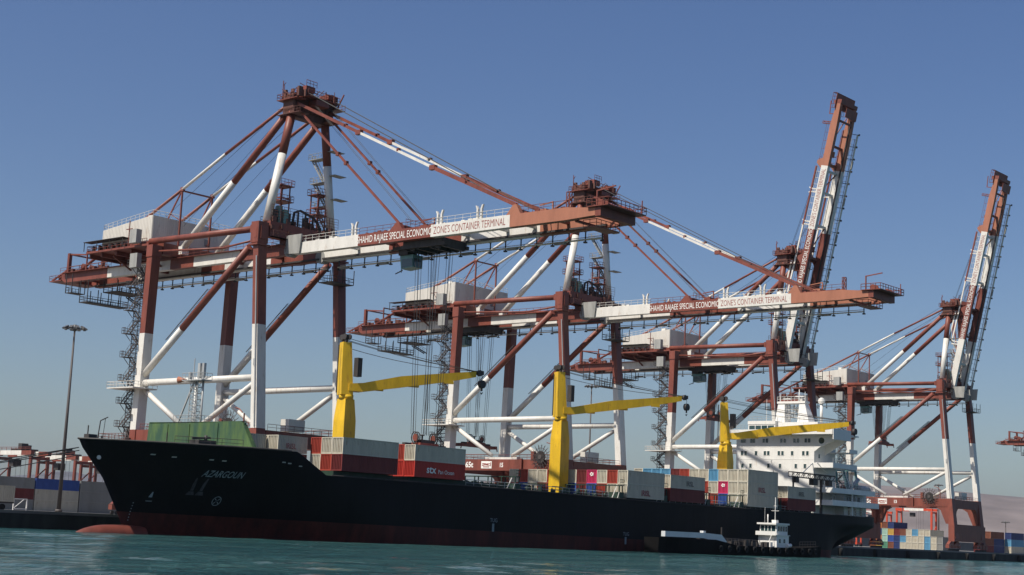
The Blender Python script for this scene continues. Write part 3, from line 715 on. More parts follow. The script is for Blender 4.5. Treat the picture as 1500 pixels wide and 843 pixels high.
def trolley(root,y,zsp,long=1.0,cabside=1):
    off=Vector((0,0,QZ));mb=lambda:MB(off)
    m=mb();m.box(-3.1,3.1,y-4.6,y+4.6,50.5,51.25);m.box(-3.1,-2.5,y-5.2,y+5.2,49.9,50.5);m.box(2.5,3.1,y-5.2,y+5.2,49.9,50.5)
    for x in(-2.3,2.3):
        for d in(-3,3): m.disc((x,y+d,50.2),.7,'x',.4,12)
    for d in(-4.4,-1.5,1.5,4.4): m.box(-2.6,2.6,y+d-.25,y+d+.25,49.7,50.5)
    m.rail([(-3.3,y-4.8,51.2),(-3.3,y+4.8,51.2)],h=1.0);m.box(-2,2,y+5,y+8.2,50.2,50.7);m.cb((0,y+6.4,49.8),(2.4,2.2,.9))
    t=m.build('trolley',DRK,root)
    m=mb();yc=y+6.0
    m.cur=0;m.prism([(yc-1.6,47.2),(yc+1.2,47.0),(yc+1.6,49.4),(yc-1.6,49.4)],'x',-1.3+cabside*.6,1.1+cabside*.6)
    m.cur=1;m.prism([(yc-1.55,47.4),(yc+1.0,47.2),(yc+1.1,48.7),(yc-1.5,48.7)],'x',-1.36+cabside*.6,-1.303+cabside*.6)
    m.cur=1;m.box(-1.1+cabside*.6,.9+cabside*.6,yc-1.66,yc-1.603,47.4,48.8)
    m.cur=2;m.beam((0,yc+1.5,46.9),(0,yc+3.2,46.4),.15,.15);m.beam((0,yc+1.8,49.2),(0,yc+1.8,46.5),.1,.1)
    m.build('operator_cab',[CABT,GLS,DRK],t)
    m=mb()
    for x in(-1.9,-1.3,1.3,1.9):
        for d in(-2.6,-1.8,1.8,2.6): m.tube((x,y+d,50.2),(x*1.0,y+d*.55,zsp+2.6),.05,4)
    m.build('hoist_ropes',ROPE,t)
    m=mb()
    m.cur=0
    for d in(-.9,.9): m.box(-6.1,6.1,y+d-.22,y+d+.22,zsp,zsp+.55)
    for x in(-6.1,6.1): m.box(x-.3,x+.3,y-1.3,y+1.3,zsp-.15,zsp+.6)
    m.box(-2.2,2.2,y-1.2,y+1.2,zsp+.55,zsp+1.15)
    for x in(-6.3,6.3):
        for d in(-1.2,1.2): m.beam((x,y+d,zsp+.3),(x*1.04,y+d,zsp-.7),.2,.2)
    m.cur=1
    for x in(-2.4,-1.9,1.9,2.4):
        for k in range(14):
            a=2*math.pi*k/14;b=2*math.pi*(k+1)/14;m.beam((x,y+.75*math.cos(a),zsp+2.+.95*math.sin(a)),(x,y+.75*math.cos(b),zsp+2.+.95*math.sin(b)),.12,.16,upv=(1,0,0))
    m.cur=0
    for x in(-2.15,2.15): m.disc((x,y,zsp+2),.62,'x',.3,12)
    m.cur=1;m.box(-1.6,1.6,y-.8,y+.8,zsp+1.15,zsp+1.7);m.tube((-.6,y,zsp+1.2),(-.6,y,zsp+2.5),.16,6);m.tube((-.6,y,zsp+2.4),(-.6,y,zsp+2.6),.4,8)
    for x in(-4.2,4.2): m.cb((x,y,zsp+.75),(1.4,.8,.5))
    m.build('spreader',[RED,DRK],t)
X2,X3,X4,X5=87.994,177.881,280.85,493.2
C1=crane(0,False,'nearest, largest red and white quay crane, its boom lowered above the ship bow')
C2=copy_tree(C1,loc=(X2,0,QZ),label='red and white quay crane with lowered boom, numbered 15, second from the left')
C3=crane(X3,True,'red and white quay crane with raised boom standing behind the ship superstructure')
C4=copy_tree(C3,loc=(X4,0,QZ),label='rightmost whole quay crane, raised boom, numbered 13, beyond the ship stern')
C5=copy_tree(C3,loc=(X5,0,QZ),label='farthest quay crane, only its red rear girder end enters at the right edge')
trolley(C1,-31.3,15.6);trolley(C2,36.6,22.3);trolley(C3,27.5,36.0);trolley(C4,29.3,36.6);trolley(C5,35,36)
for c,num in((C2,'15'),(C4,'13')):
    text('crane_number',num,1.35,LETW,(0,0,QZ),lambda u,v,w_:(-W2-.903-w_,19.4-u,17.05+v),c,bold=.04,sx=.9)
# ---------------------------------------------------------------- container ship
YC=-21.; HB=15.
STEM=[(-6,-50),(0,-51.2),(1.9,-52.2),(2.9,-52.75),(7.9,-55.8),(12.0,-59.6),(13.2,-60.3),(14,-60.4)]
def stem(z):
    for (a,x),(b,y) in zip(STEM[:-1],STEM[1:]):
        if z<=b: return x+(y-x)*max(0,(z-a))/(b-a)
    return STEM[-1][1]
def hb(x,z):
    t=max(0,min(1,z/13.)); L=44-15*t; e=1.15-.33*t
    u=(x-stem(z))/L
    b=HB if u>=1 else (HB*math.sin(math.pi/2*max(0,u))**e)
    if x>128:
        v=(x-128)/26.6; k=max(0,min(1,(z-1.0)/6.5))
        b*=1-(1-k)*min(1,v*1.35)**1.6; b*=1-.14*v**3
    return b
def top(x):
    if x<-32: return 13.2-.0*x
    if x<-26: return 13.2-(x+32)/6*3.2
    if x<60: return 10.0-.35*max(0,(x-20)/40)
    if x<148: return 9.65
    return 9.9
def hull_paint():
    m=bpy.data.materials.new('hull_paint');m.use_nodes=True;n=m.node_tree.nodes;l=m.node_tree.links;b=n['Principled BSDF']
    ge=n.new('ShaderNodeNewGeometry');sp=n.new('ShaderNodeSeparateXYZ');l.new(ge.outputs['Position'],sp.inputs[0])
    mx=n.new('ShaderNodeMath');mx.operation='MULTIPLY_ADD';mx.inputs[1].default_value=.008;mx.inputs[2].default_value=-2.75;l.new(sp.outputs[0],mx.inputs[0])
    ad=n.new('ShaderNodeMath');l.new(sp.outputs[2],ad.inputs[0]);l.new(mx.outputs[0],ad.inputs[1])
    gt=n.new('ShaderNodeMath');gt.operation='GREATER_THAN';gt.inputs[1].default_value=0;l.new(ad.outputs[0],gt.inputs[0])
    tc=n.new('ShaderNodeTexCoord');mp=n.new('ShaderNodeMapping');mp.inputs['Scale'].default_value=(1,1,.2);l.new(tc.outputs['Object'],mp.inputs[0])
    nz=n.new('ShaderNodeTexNoise');nz.inputs['Scale'].default_value=.35;nz.inputs['Detail'].default_value=8;nz.inputs['Roughness'].default_value=.7;l.new(mp.outputs[0],nz.inputs[0])
    c1=n.new('ShaderNodeValToRGB');l.new(nz.outputs[0],c1.inputs[0]);c1.color_ramp.elements[0].position=.35;c1.color_ramp.elements[1].position=.75
    c1.color_ramp.elements[0].color=(.035,.010,.009,1);c1.color_ramp.elements[1].color=(.11,.024,.017,1)
    c2=n.new('ShaderNodeValToRGB');l.new(nz.outputs[0],c2.inputs[0]);c2.color_ramp.elements[0].position=.35;c2.color_ramp.elements[1].position=.8
    c2.color_ramp.elements[0].color=(.002,.0022,.0028,1);c2.color_ramp.elements[1].color=(.0065,.007,.0085,1);e_=c2.color_ramp.elements.new(.93);e_.color=(.03,.022,.018,1)
    mi=n.new('ShaderNodeMixRGB');l.new(gt.outputs[0],mi.inputs[0]);l.new(c1.outputs[0],mi.inputs[1]);l.new(c2.outputs[0],mi.inputs[2]);l.new(mi.outputs[0],b.inputs['Base Color'])
    b.inputs['Roughness'].default_value=.6;b.inputs['Specular IOR Level'].default_value=.15
    bp=n.new('ShaderNodeBump');bp.inputs['Strength'].default_value=.25;bp.inputs['Distance'].default_value=.3;l.new(nz.outputs[0],bp.inputs['Height']);l.new(bp.outputs[0],b.inputs['Normal'])
    return m
HULL=hull_paint()
SO=(40,YC,0)
BULB=paint('bulb_red',(.14,.036,.024),.6,.3,.5,.3,(.12,.03,.02))
ship=empty('container_ship',SO,'long black and red hulled container ship moored under the quay cranes','ship')
xs=[-60.4+i*.6 for i in range(60)]+[-24+i*3.5 for i in range(43)]+[128+i*1.33 for i in range(21)]
nz_=26
m=MB(SO)
vs=[];fs=[]
for j in range(nz_+1):
    for x in xs:
        z=-2.5+(top(x)+2.5)*j/nz_
        # columns follow the raked stem: shift x forward part with z
        xx=x
        s0=stem(z)
        if x<-10: xx=s0+(x+60.4)/(50.4)*(-10-s0)
        zz=-2.5+(top(xx)+2.5)*j/nz_
        vs.append((xx,hb(xx,zz),zz))
n=len(xs)
V=[(x,YC-b,z) for x,b,z in vs]+[(x,YC+b,z) for x,b,z in vs]
N=len(vs)
for j in range(nz_):
    for i in range(n-1):
        a=j*n+i;fs.append((a,a+1,a+n+1,a+n));fs.append((N+a,N+a+n,N+a+n+1,N+a+1))
for j in range(nz_):
    a=j*n+n-1;fs.append((a,N+a,N+a+n,a+n));a=j*n;fs.append((a,a+n,N+a+n,N+a))
m.add(V,fs,True)
hull=m.build('hull',HULL,ship)
# decks (flush inside the bulwark)
def deck(x0,x1,z,drop=.0):
    pts=[];k=24
    for i in range(k+1):
        x=x0+(x1-x0)*i/k;pts.append((x,YC-max(.05,hb(x,z)-.12)))
    poly=pts+[(x,2*YC-y) for x,y in pts[::-1]]
    return poly
m=MB(SO);m.prism(deck(-58.5,-30,12.0),'z',11.9,12.05);m.prism(deck(-30.2,154.2,9.3),'z',9.1,9.25);m.build('weather_deck',DGRN,ship)
m=MB(SO)
for i in range(int((158-56)/2.4)): pass
# bulbous bow
m=MB(SO);vs=[];fs=[];ns,nr=16,18
for i in range(ns+1):
    t=i/ns; x=-60.1+t*11.5; r=math.sin(min(1,t*1.9)*math.pi/2)**.55 if t<.53 else 1
    rz=1.72*r; ry=1.75*r*(1+.5*max(0,t-.5)); cz=-.62+.25*t
    for k in range(nr):
        a=2*math.pi*k/nr; vs.append((x,YC+ry*math.cos(a),cz+rz*math.sin(a)))
for i in range(ns):
    for k in range(nr): a=i*nr+k;b_=i*nr+(k+1)%nr;fs.append((a,b_,b_+nr,a+nr))
m.add(vs,fs,True);m.add([vs[k] for k in range(nr)],[list(range(nr))],True);m.build('bulb',BULB,ship)
# rub rail and bow bulwark cap
def hy(x,z,o=.05): return YC-hb(x,z)-o
m=MB(SO)
pts=[(-60.4,YC,13.25)]+[(x,hy(x,13.2,0),13.25) for x in[-59.9+i*1.4 for i in range(20)]]
m.rope(pts,.14,6);m.rope([(x,2*YC-y,z) for x,y,z in pts],.14,6)
pts=[(x,hy(x,9.6,0),top(x)+.05) for x in range(-25,155,4)];m.rope(pts,.1,4)
m.build('bulwark_cap',DRK,ship)
# railings along the main deck
m=MB(SO);m.rail([(x,hy(x,9.6,-.3),top(x)) for x in range(6,50,4)],r=.05);m.rail([(x,hy(x,9.6,-.3),9.7) for x in range(66,122,4)],r=.05);m.rail([(x,hy(x,9.8,-.3),9.9) for x in range(142,154,3)],r=.05);m.rail([(154.2,YC-12,9.9),(154.2,YC+12,9.9)],r=.05);m.build('deck_rail',GALV,ship)
# freeing ports, hawse lamp, marks
m=MB(SO)
for x,z in((-52.2,11.4),(-49.6,11.2),(-44.9,11.1),(-43.2,11.05),(-34.5,11.4),(-33.5,11.3),(-31.5,11.0)): m.add([(x,hy(x,z,.06),z),(x+.6,hy(x+.6,z,.06),z),(x+.6,hy(x+.6,z+.16,.06),z+.16),(x,hy(x,z+.16,.06),z+.16)],[(0,1,2,3)])
m.build('fairlead',GALV,ship)
m=MB(SO);m.tube((-57.3,hy(-57.3,10.7,-.2),10.7),(-57.6,hy(-57.4,10.7,.25),10.7),.3,12);m.build('hawse_pipe',GALV,ship)
def hull_text(name,body,size,mat,x,z,sx=1.,shear=0.,bold=0.,off=.06,fit=None):
    return text(name,body,size,mat,SO,lambda u,v,w_:(x+u,hy(x+u,z+v,off),z+v),ship,sx=sx,shear=shear,bold=bold,fit=fit)
import json as _j
NAMEPOS=(-44.6,8.75)
hull_text('ship_name','AZARGOUN',1.35,LETG,NAMEPOS[0],NAMEPOS[1],fit=5.5,shear=.28,bold=.012)
m=MB(SO)
def hp(x,z,o=.06): return (x,hy(x,z,o),z)
def hull_poly(m,pts):
    m.add([hp(x,z) for x,z in pts],[list(range(len(pts)))])
x0,z0=-45.3,5.95
for s in(0,1):
    c=x0+.5+s*1.2
    q=1 if s else -1
    hull_poly(m,[(c-.22*q,z0+.7),(c-.16*q,z0+1.7),(c+.02*q,z0+2.5),(c+.2*q,z0+2.6),(c+.22*q,z0+1.6),(c+.16*q,z0+.7)])
    hull_poly(m,[(c-.55,z0+.05),(c-.3,z0+.6),(c+.3,z0+.6),(c+.55,z0+.05)])
m.build('hull_emblem',MARKG,ship)
m=MB(SO)
x0,z0=-41.0,5.3
for a0 in range(16):
    a=2*math.pi*a0/16;b_=2*math.pi*(a0+1)/16
    hull_poly(m,[(x0+.58*math.cos(a),z0+.7*math.sin(a)),(x0+.58*math.cos(b_),z0+.7*math.sin(b_)),(x0+.5*math.cos(b_),z0+.6*math.sin(b_)),(x0+.5*math.cos(a),z0+.6*math.sin(a))])
for a in(.6,2.2,3.8,5.4): hull_poly(m,[(x0,z0),(x0+.42*math.cos(a),z0+.5*math.sin(a)),(x0+.42*math.cos(a+.3),z0+.5*math.sin(a+.3))])
x0,z0=-49.8,4.9
hull_poly(m,[(x0+.15,z0+.5),(x0+.62,z0+.5),(x0+.52,z0+1.3),(x0+.4,z0+1.3)]);hull_poly(m,[(x0,z0-.1),(x0+.8,z0-.1),(x0+.8,z0),(x0,z0)])
for i in range(7): hull_poly(m,[(-51.25,z0-3+i*.42),(-51.12,z0-3+i*.42),(-51.12,z0-2.85+i*.42),(-51.25,z0-2.85+i*.42)])
m.build('hull_marks',LETG,ship)
for x,z in((12.2,4.2),(50.4,2.9)):
    hull_text('tug_mark','TUG',.95,LETG,x,z,sx=1.0)
    m=MB(SO);m.box(x+.65,x+1.15,hy(x,z,.05),hy(x,z,-.1),z-1.6,z-.25);m.build('tug_mark_post',LETG,ship)
# breakwater
m=MB(SO)
P=[(-6.6,13.3),(-5.6,12.05),(-33.6,12.05),(-32.9,13.3),(-30.1,17.25),(-7.0,17.5)]
def bxw(y): return -38+abs(y-YC)*.0
m.prism([(y,z) for y,z in P],'x',-38.3,-38.05)
for y in(-12,-17.5,-24.5): m.box(-38.42,-38.3,y-.06,y+.06,12.1,17.1)
m.prism([(-38.05,12.05),(-38.05,17.2),(-37.6,17.2),(-37.0,12.05)],'y',-30.3,-30.1);m.prism([(-38.05,12.05),(-38.05,17.2),(-36.9,17.2),(-34.6,12.05)],'y',-7.2,-7.0)
m.add([(-38.05,-30.1,17.2),(-38.05,-33.6,12.05),(-37.0,-33.4,12.05),(-37.4,-30.2,16.9)],[(0,1,2,3)])
for y in(-10,-14,-18,-22,-26): m.prism([(-38.05,12.1),(-38.05,17),(-37.6,17),(-36,12.1)],'y',y-.05,y+.05)
m.box(-38.3,-37.3,-30.0,-7.2,17.28,17.4)
m.build('breakwater',GRN,ship)
# forecastle gear
m=MB(SO)
m.rope([(-58.9,YC,13.2),(-58.9,YC,15.2)],.09,6);m.rope([(-57.6,YC-.4,12),(-57.2,YC-.4,16.0),(-56.0,YC-.4,16.6)],.08,6);m.rope([(-56.4,YC-.4,16.4),(-56.7,YC-.4,12.2)],.05,4);m.cb((-58.4,YC,13.5),(1.4,1.2,.9));m.tube((-57.2,YC-1,12),(-57.2,YC-1,13.8),.12,6)
m.cb((-44.5,-29,13.1),(3.2,2.2,1.9));m.beam((-46.5,-29,14.2),(-43.2,-29,14.5),.2,.3);m.tube((-44,-29,13.8),(-44,-29,14.8),.25,8);m.tube((-48,-25,13),(-48,-25,15.0),.1,6);m.tube((-46,-17,12.4),(-43,-17,12.4),.9,12)
for x in(-55,-52,-49,-41): m.tube((x,YC-4-(x+55)*.3,12),(x,YC-4-(x+55)*.3,13),.25,8)
m.rail([(x,hy(x,13.2,-.3),13.2) for x in range(-50,-39,3)],r=.04)
m.build('windlass',DRK,ship)
fm=MB(SO);fx=-36.6;YM=YC;YC=-16.9
fm.tube((fx,YC+.8,12),(fx,YC+.8,24.2),.38,10,.22);fm.beam((fx-.2,YC+4.6,17.2),(fx,YC+1.2,24.2),.22,.22);fm.tube((fx+.3,YC-.6,12),(fx+.3,YC-.6,26.4),.16,8)
fm.rope([(fx,YC+1.4,17.2),(fx,YC+1.4,24.2)],.06,4);fm.rope([(fx,YC+.3,17.2),(fx,YC+.3,24.2)],.06,4)
for i in range(14): fm.beam((fx,YC+1.4,17.6+i*.5),(fx,YC+.3,17.6+i*.5),.05,.05)
fm.box(fx-1,fx+1,YC-1.8,YC+3.2,24.0,24.15);fm.rail([(fx-1,YC+3.2,24.1),(fx-1,YC-1.8,24.1),(fx+1,YC-1.8,24.1)],sp=.8,r=.05)
fm.cb((fx,YC+2.4,24.9),(.5,.5,1.1));fm.tube((fx,YC+1.6,24),(fx,YC+1.6,27.6),.08,6);fm.cb((fx,YC+.1,25.6),(.5,.6,2.4));fm.cb((fx,YC-.9,25.4),(.45,.5,2.8));fm.beam((fx,YC-2.6,24.6),(fx,YC-1,24.3),.2,.2)
fm.lattice(fx-.45,fx+.45,YC-.2,YC+1.6,[17.3+i*.95 for i in range(8)],.05,True)
mast=fm.build('foremast',GALV,ship)
h=MB(SO);h.tube((fx-.9,YC+4.2,24.2),(fx-.4,YC+2.8,24.2),.55,12,.12);h.build('ship_horn',ORG,mast)
r=MB(SO);r.rail([(fx-1.5,YC+4,17.4),(fx-1.5,YC-2,17.4),(fx+1.4,YC-2,17.4)],sp=.8,r=.05);r.build('handrail',GALV,mast)
YC=YM
# hatch coamings, lashing bridges, deck fittings
m=MB(SO)
for a,b in((-23.5,-10.5),(-7,18),(21,47),(51.4,78.4),(81,106.6),(110.6,123)): m.box(a,b,YC-13.8,YC+13.8,9.25,10.85 if a<0 else 10.05)
m.build('hatch_coaming',DGRN,ship)
lash=[]
for i,x in enumerate((19.4,49.9,64.4,79.7,92.4,107.8)):
    m=MB(SO)
    for k in range(10):
        y=YC-14.6+k*3.2
        m.cur=0;m.beam((x-.5,y,9.2),(x-.5,y,12.3),.16,.16);m.beam((x+.5,y,9.2),(x+.5,y,12.3),.16,.16);m.beam((x-.5,y,10.4),(x+.5,y,10.4),.1,.1)
    m.box(x-.6,x+.6,YC-14.8,YC+14.8,12.2,12.35);m.rail([(x-.6,YC-14.8,12.3),(x+.6,YC-14.8,12.3)],sp=.6,r=.05)
    m.box(x-.6,x+.6,YC-14.8,YC-12.2,9.25,11.0)
    m.cur=1;m.tube((x-3.2,YC-14.7,9.3),(x-1.6,YC-14.7,12.0),.09,5);m.tube((x-1.4,YC-14.7,9.3),(x-.7,YC-14.7,11.0),.07,5)
    m.build('lashing_bridge',[DGRN,WHT],ship)
m=MB(SO);rr=random.Random(4)
for i in range(46):
    x=rr.uniform(6,47);y=rr.uniform(YC-14.3,YC-8);h_=rr.uniform(.3,1.3)
    if rr.random()<.5:m.tube((x,y,10.0),(x,y,10+h_),rr.uniform(.1,.3),8)
    else:m.cb((x,y,10+h_/2),(rr.uniform(.3,1.6),rr.uniform(.3,1),h_))
for i in range(30):
    x=rr.uniform(51,121);m.cb((x,YC-14.3,9.6),(rr.uniform(.2,.8),.5,rr.uniform(.3,.9)))
for x in(9,13,25,30,37,42): m.rail([(x,YC-13.9,10.05),(x+3,YC-13.9,10.05)],sp=1.0,r=.05)
m.build('deck_fittings',DGRN,ship)
m=MB(SO);m.cb((22.5,YC-11.0,10.6),(1.8,1.2,1.1));m.build('deck_winch',YEL,ship)
# deck cranes
def deck_crane(px,zb,tip,zt):
    # pedestal (fixed), slewing column, jib
    tip=Vector(tip);P=Vector((px,YC,zb));d=Vector((tip.x-px,tip.y-YC,0));L=d.length;d.normalize();sd_=Vector((-d.y,d.x,0))
    m=MB(SO)
    def ring(c,wx,wy,z,rot=None):
        a,b=(Vector((1,0,0)),Vector((0,1,0))) if rot is None else rot
        return [Vector((c.x,c.y,z))+a*sx*wx/2+b*sy*wy/2 for sx,sy in((-1,-1),(1,-1),(1,1),(-1,1))]
    def loft(m,rings):
        vs=[p for r_ in rings for p in r_];fs=[(0,3,2,1),tuple(range(4*len(rings)-4,4*len(rings)))]
        for i in range(len(rings)-1):
            for k in range(4): fs.append((4*i+k,4*i+(k+1)%4,4*i+4+(k+1)%4,4*i+4+k))
        m.add(vs,fs)
    loft(m,[ring(P,2.75,2.75,9.2),ring(P,2.65,2.65,zt-13.2),ring(P,2.05,2.05,zt-9.6)])
    m.tube((P.x,P.y,zt-9.6),(P.x,P.y,zt-8.9),1.25,16)
    ped=m.build('deck_crane',YEL,ship)
    m=MB(SO);rot=(d,sd_)
    back=P-d*.9
    loft(m,[ring(P-d*.2,2.1,2.3,zt-8.9,rot),ring(P-d*.4,1.9,2.1,zt-5,rot),ring(P-d*.6,1.5,1.9,zt,rot)])
    colm=m.build('slewing_column',YEL,ped)
    m=MB(SO)
    for e in(-.8,.8):
        for g in(-.3,.5):
            c=P-d*.8+sd_*e+d*g;m.disc((c.x,c.y,zt+.9),.5,'x',.25,10)
        c=P-d*.8+sd_*e;m.beam(Vector((c.x,c.y,zt)),Vector((c.x,c.y,zt+1.3)),.35,.5)
    c=P+d*1.3-sd_*1.5;m.beam(Vector((c.x,c.y,zt-5.8)),Vector((c.x,c.y,zt-2.6)),1.0,1.0);c=P-d*1.8;m.beam(Vector((c.x,c.y,zt-8.6)),Vector((c.x,c.y,zt-.5)),.15,.15)
    m.build('crane_cab',DRK,ped)
    m=MB(SO);a0=P+d*.4+Vector((0,0,0));za=zt-7.6
    secs=[(0,2.5,1.2,za),(2.5,2.5,1.5,za+.35*(tip.z-za)*0.09),(L*.38,2.1,1.95,za+(tip.z-za)*.38),(L*.75,1.5,1.5,za+(tip.z-za)*.74),(L-1.2,1.0,1.0,za+(tip.z-za)*.96)]
    rings=[]
    for t,wd,ht,z in secs:
        c=P+d*t
        rings.append([Vector((c.x,c.y,z))+sd_*i*wd/2+Vector((0,0,1))*j*ht/2 for i,j in((-1,-1),(1,-1),(1,1),(-1,1))])
    loft(m,rings)
    for t in(.22,.48,.74):
        c=P+d*L*t;z=za+(tip.z-za)*t-.9
        m.beam(Vector((c.x,c.y,z))-d*.9-sd_*.55,Vector((c.x,c.y,z))+d*.9-sd_*.55,.5,.5)
    jib=m.build('jib',YEL,ped)
    m=MB(SO);c=P+d*(L-.6)
    m.disc((c.x,c.y-.3,tip.z+.1),.55,'y',.5,12);m.beam(P+d*(L-1.8)+Vector((0,0,tip.z-zb+.1)),P+d*(L+.4)+Vector((0,0,tip.z-zb+.2)),.5,.7)
    e=P+d*(L+.2)
    m.rope([(e.x,e.y,tip.z),(e.x,e.y,tip.z-1.3)],.06,4)
    m.tube((e.x,e.y-.35,tip.z-1.8),(e.x,e.y+.35,tip.z-1.8),.72,14);m.tube((e.x,e.y,tip.z-2.2),(e.x,e.y,tip.z-3.0),.18,6);m.rope([(e.x-.25,e.y,tip.z-3.3),(e.x,e.y,tip.z-3.55),(e.x+.25,e.y,tip.z-3.2)],.09,5)
    m.build('hook_block',DRK,jib)
    m=MB(SO)
    for k,(o_,z1,sg) in enumerate(((.5,.9,.5),(.8,.6,1.0),(-.5,.2,1.2),(-.8,-1.0,2.0))):
        a=P-d*.4+sd_*o_+Vector((0,0,zt-zb+z1));b=P+d*(L-1.0)+sd_*o_*.4+Vector((0,0,tip.z-zb+.4))
        pts=[]
        for i in range(9):
            t=i/8;q=a.lerp(b,t);q.z-=sg*4*t*(1-t)*.35;pts.append(q)
        m.rope(pts,.05,4)
    m.build('luffing_ropes',ROPE,jib)
    return ped
deck_crane(-8.95,16.,(13.6,-31.2,29.9),33.2)
deck_crane(48.9,10.,(73.9,-33.5,31.2),34.3)
deck_crane(108.5,18.,(127.2,-43.0,30.2),33.7)
# superstructure
SX=131.
def py(u): return -9.54-(u-1079)*.18658
m=MB(SO);m.box(SX,141,-30.82,-9.54,9.25,28.1)
m.box(SX-.04,SX,-30.82,-9.54,22.3,22.38);m.box(SX-.04,SX,-30.82,-9.54,25.25,25.33);m.box(SX-.04,SX,-30.82,-9.54,19.4,19.48)
for y in(-14.2,-19.5,-25.2): m.box(SX-.03,SX,y-.03,y+.03,19.5,28.1)
ac=m.build('accommodation',SHW,ship)
def win(y,z,w_=.62,h_=.95,x=SX):
    m=MB(SO);m.cur=0;m.box(x-.07,x,y-w_/2-.1,y+w_/2+.1,z-h_/2-.1,z+h_/2+.1);m.cur=1;m.box(x-.10,x-.071,y-w_/2,y+w_/2,z-h_/2,z+h_/2);m.build('window',[SHW,GLS],ac)
def zx(u,v): return v
r1=[(1086.4,1092.2),(1100.6,1106.4),(1119.2,1125.6),(1145.1,1151.6),(1164,1170.8),(1180.2,1186.7)]
for a,b in r1:
    for u in(a+.9,b-.9): win(py(u),26.75-(u-1090)*.0-.0)
for us in((1087.3,1092.7),(1108.3,),(1121.5,1126.5),(1142,1147.2),(1161.2,),(1177.2,1183)):
    for u in us: win(py(u+.6),23.8)
for u in(1089,1101,1127.5,1144.5,1167.3,1180.3): win(py(u),20.8)
# bridge level
m=MB(SO);m.box(129.2,141.6,-36.6,-6.0,28.1,28.45)
m.box(129.0,129.25,-28.2,-21.0,28.45,30.9) if 0 else m.box(129.0,129.2,-36.6,-6,28.1,29.3)
m.box(130.0,139,-20.8,-13.4,28.45,31.3);m.box(131.2,139.5,-28.2,-20.8,28.45,29.2);m.box(131.0,139.6,-31.6,-20.8,29.9,31.1);m.box(129.9,139.6,-20.9,-13.3,30.6,31.4);m.box(131.2,140,-31.6,-28.2,28.45,29.9)
m.prism([(-30.82,24.2),(-32.2,25.2),(-36.6,27.0),(-36.6,28.4),(-30.82,28.4)],'x',131.0,131.5)
m.prism([(-30.82,23.6),(-36.6,27.0),(-36.6,28.4),(-30.82,28.4)],'x',136.0,136.3)
m.box(129.2,137.5,-36.8,-36.6,26.9,29.4)
wg=m.build('bridge_deck',SHW,ac)
m=MB(SO);m.box(129.93,129.99,-20.5,-13.7,29.0,30.3)
m.box(131.1,139.0,-31.4,-20.85,29.2,29.9);m.tube((130.95,-32.7,26.7),(130.99,-32.7,26.7),.75,16);m.build('bridge_windows',GLS,wg)
m=MB(SO)
for y in(-15.4,-17.1,-18.8): m.box(129.88,129.93,y-.08,y+.08,29.0,30.3)
for y in(-22.5,-25,-27.5): m.box(131.02,131.1,y-.12,y+.12,29.2,29.9)
m.build('window_mullion',SHW,wg)
m=MB(SO)
for y0,y1,t0,t1 in((-18.9,-21.6,-19.4,-21.2),(-25.0,-28.2,-25.2,-26.6)):
    m.add([(133,y0,31.1),(136,y0,31.1),(136,y1,31.1),(133,y1,31.1),(133.6,t0,35.8),(135.4,t0,35.8),(135.4,t1,35.8),(133.6,t1,35.8)],[(0,1,5,4),(1,2,6,5),(2,3,7,6),(3,0,4,7),(0,3,2,1),(4,5,6,7)])
m.box(133.4,135.6,-26.8,-19.2,35.8,36.3)
for z in(32.4,33.6,34.8): m.beam((134.5,-21.4,z),(134.5,-25.4,z),.15,.15);m.rail([(134.0,-21.4,z),(134.0,-25.4,z)],h=.8,sp=.8,r=.04)
m.tube((134.5,-24.6,36.3),(134.5,-24.6,39.2),.16,8,.08);m.beam((134.5,-23.6,37.5),(134.5,-25.8,37.5),.2,.25);m.beam((134.5,-19.4,36.3),(134.5,-19.4,38.2),.1,.1);m.beam((134.5,-26.2,36.3),(134.5,-26.2,38.6),.1,.1);m.cb((134.2,-21.5,36.9),(.5,2.0,.3));m.rail([(133.5,-19.2,36.3),(133.5,-26.8,36.3)],sp=1,r=.045)
m.rope([(134,-16,31.4),(134,-16,37)],.06,4)
m.build('radar_mast',SHW,ac)
m=MB(SO);m.tube((134,-30.9,31.1),(134,-30.9,35.4),.35,10)
for i in range(7):
    a0=-math.pi/2+i*math.pi/7;a1=a0+math.pi/7
    m.tube((134,-30.9,36.2+.85*math.sin(a0)),(134,-30.9,36.2+.85*math.sin(a1)),max(.01,.85*math.cos(a0)),14,max(.01,.85*math.cos(a1)))
m.build('satellite_dome',SHW,ac)
m=MB(SO)
m.rail([(130,-13.4,31.4),(130,-20.8,31.4),(131.1,-20.8,31.1),(131.1,-31.5,31.1),(139,-31.5,31.1)],sp=1.2,r=.045);m.rail([(129.1,-6.2,29.3),(129.1,-13,29.3)],sp=1.2,r=.04)
for z,x1 in((21.6,141),(15.9,151),(13.1,153)): m.rail([(130.9,-35.8,z),(x1,-35.8,z)],sp=1.5,r=.045)
m.build('handrail',GALV,ac)
m=MB(SO)
for z,x1,h_ in((20.6,142,1.0),(14.9,151,1.0),(12.0,153,1.1)):
    m.box(130.5,x1,-36,-30.82,z-.15,z);m.box(130.5,x1,-36.05,-35.9,z-.15,z+h_);m.box(130.45,130.6,-36,-30.9,z-.15,z+h_)
m.box(138,141.6,-36.2,-30.8,24.2,24.4);m.box(138,141.6,-36.3,-36.1,24.2,25.1);m.box(141,152,-33.2,-9,9.25,14.8)
for z in(9.25,12,15,20.6): m.beam((140.5,-35.6,z),(140.5,-35.6,z+3),.3,.3)
m.stair((141.5,-32,20.7),(145.5,-32,15.0),(0,-.9,0));m.stair((141.5,-32,24.4),(138.6,-32,20.7),(0,-.9,0))
sdk=m.build('side_deck',SHW,ac)
m=MB(SO)
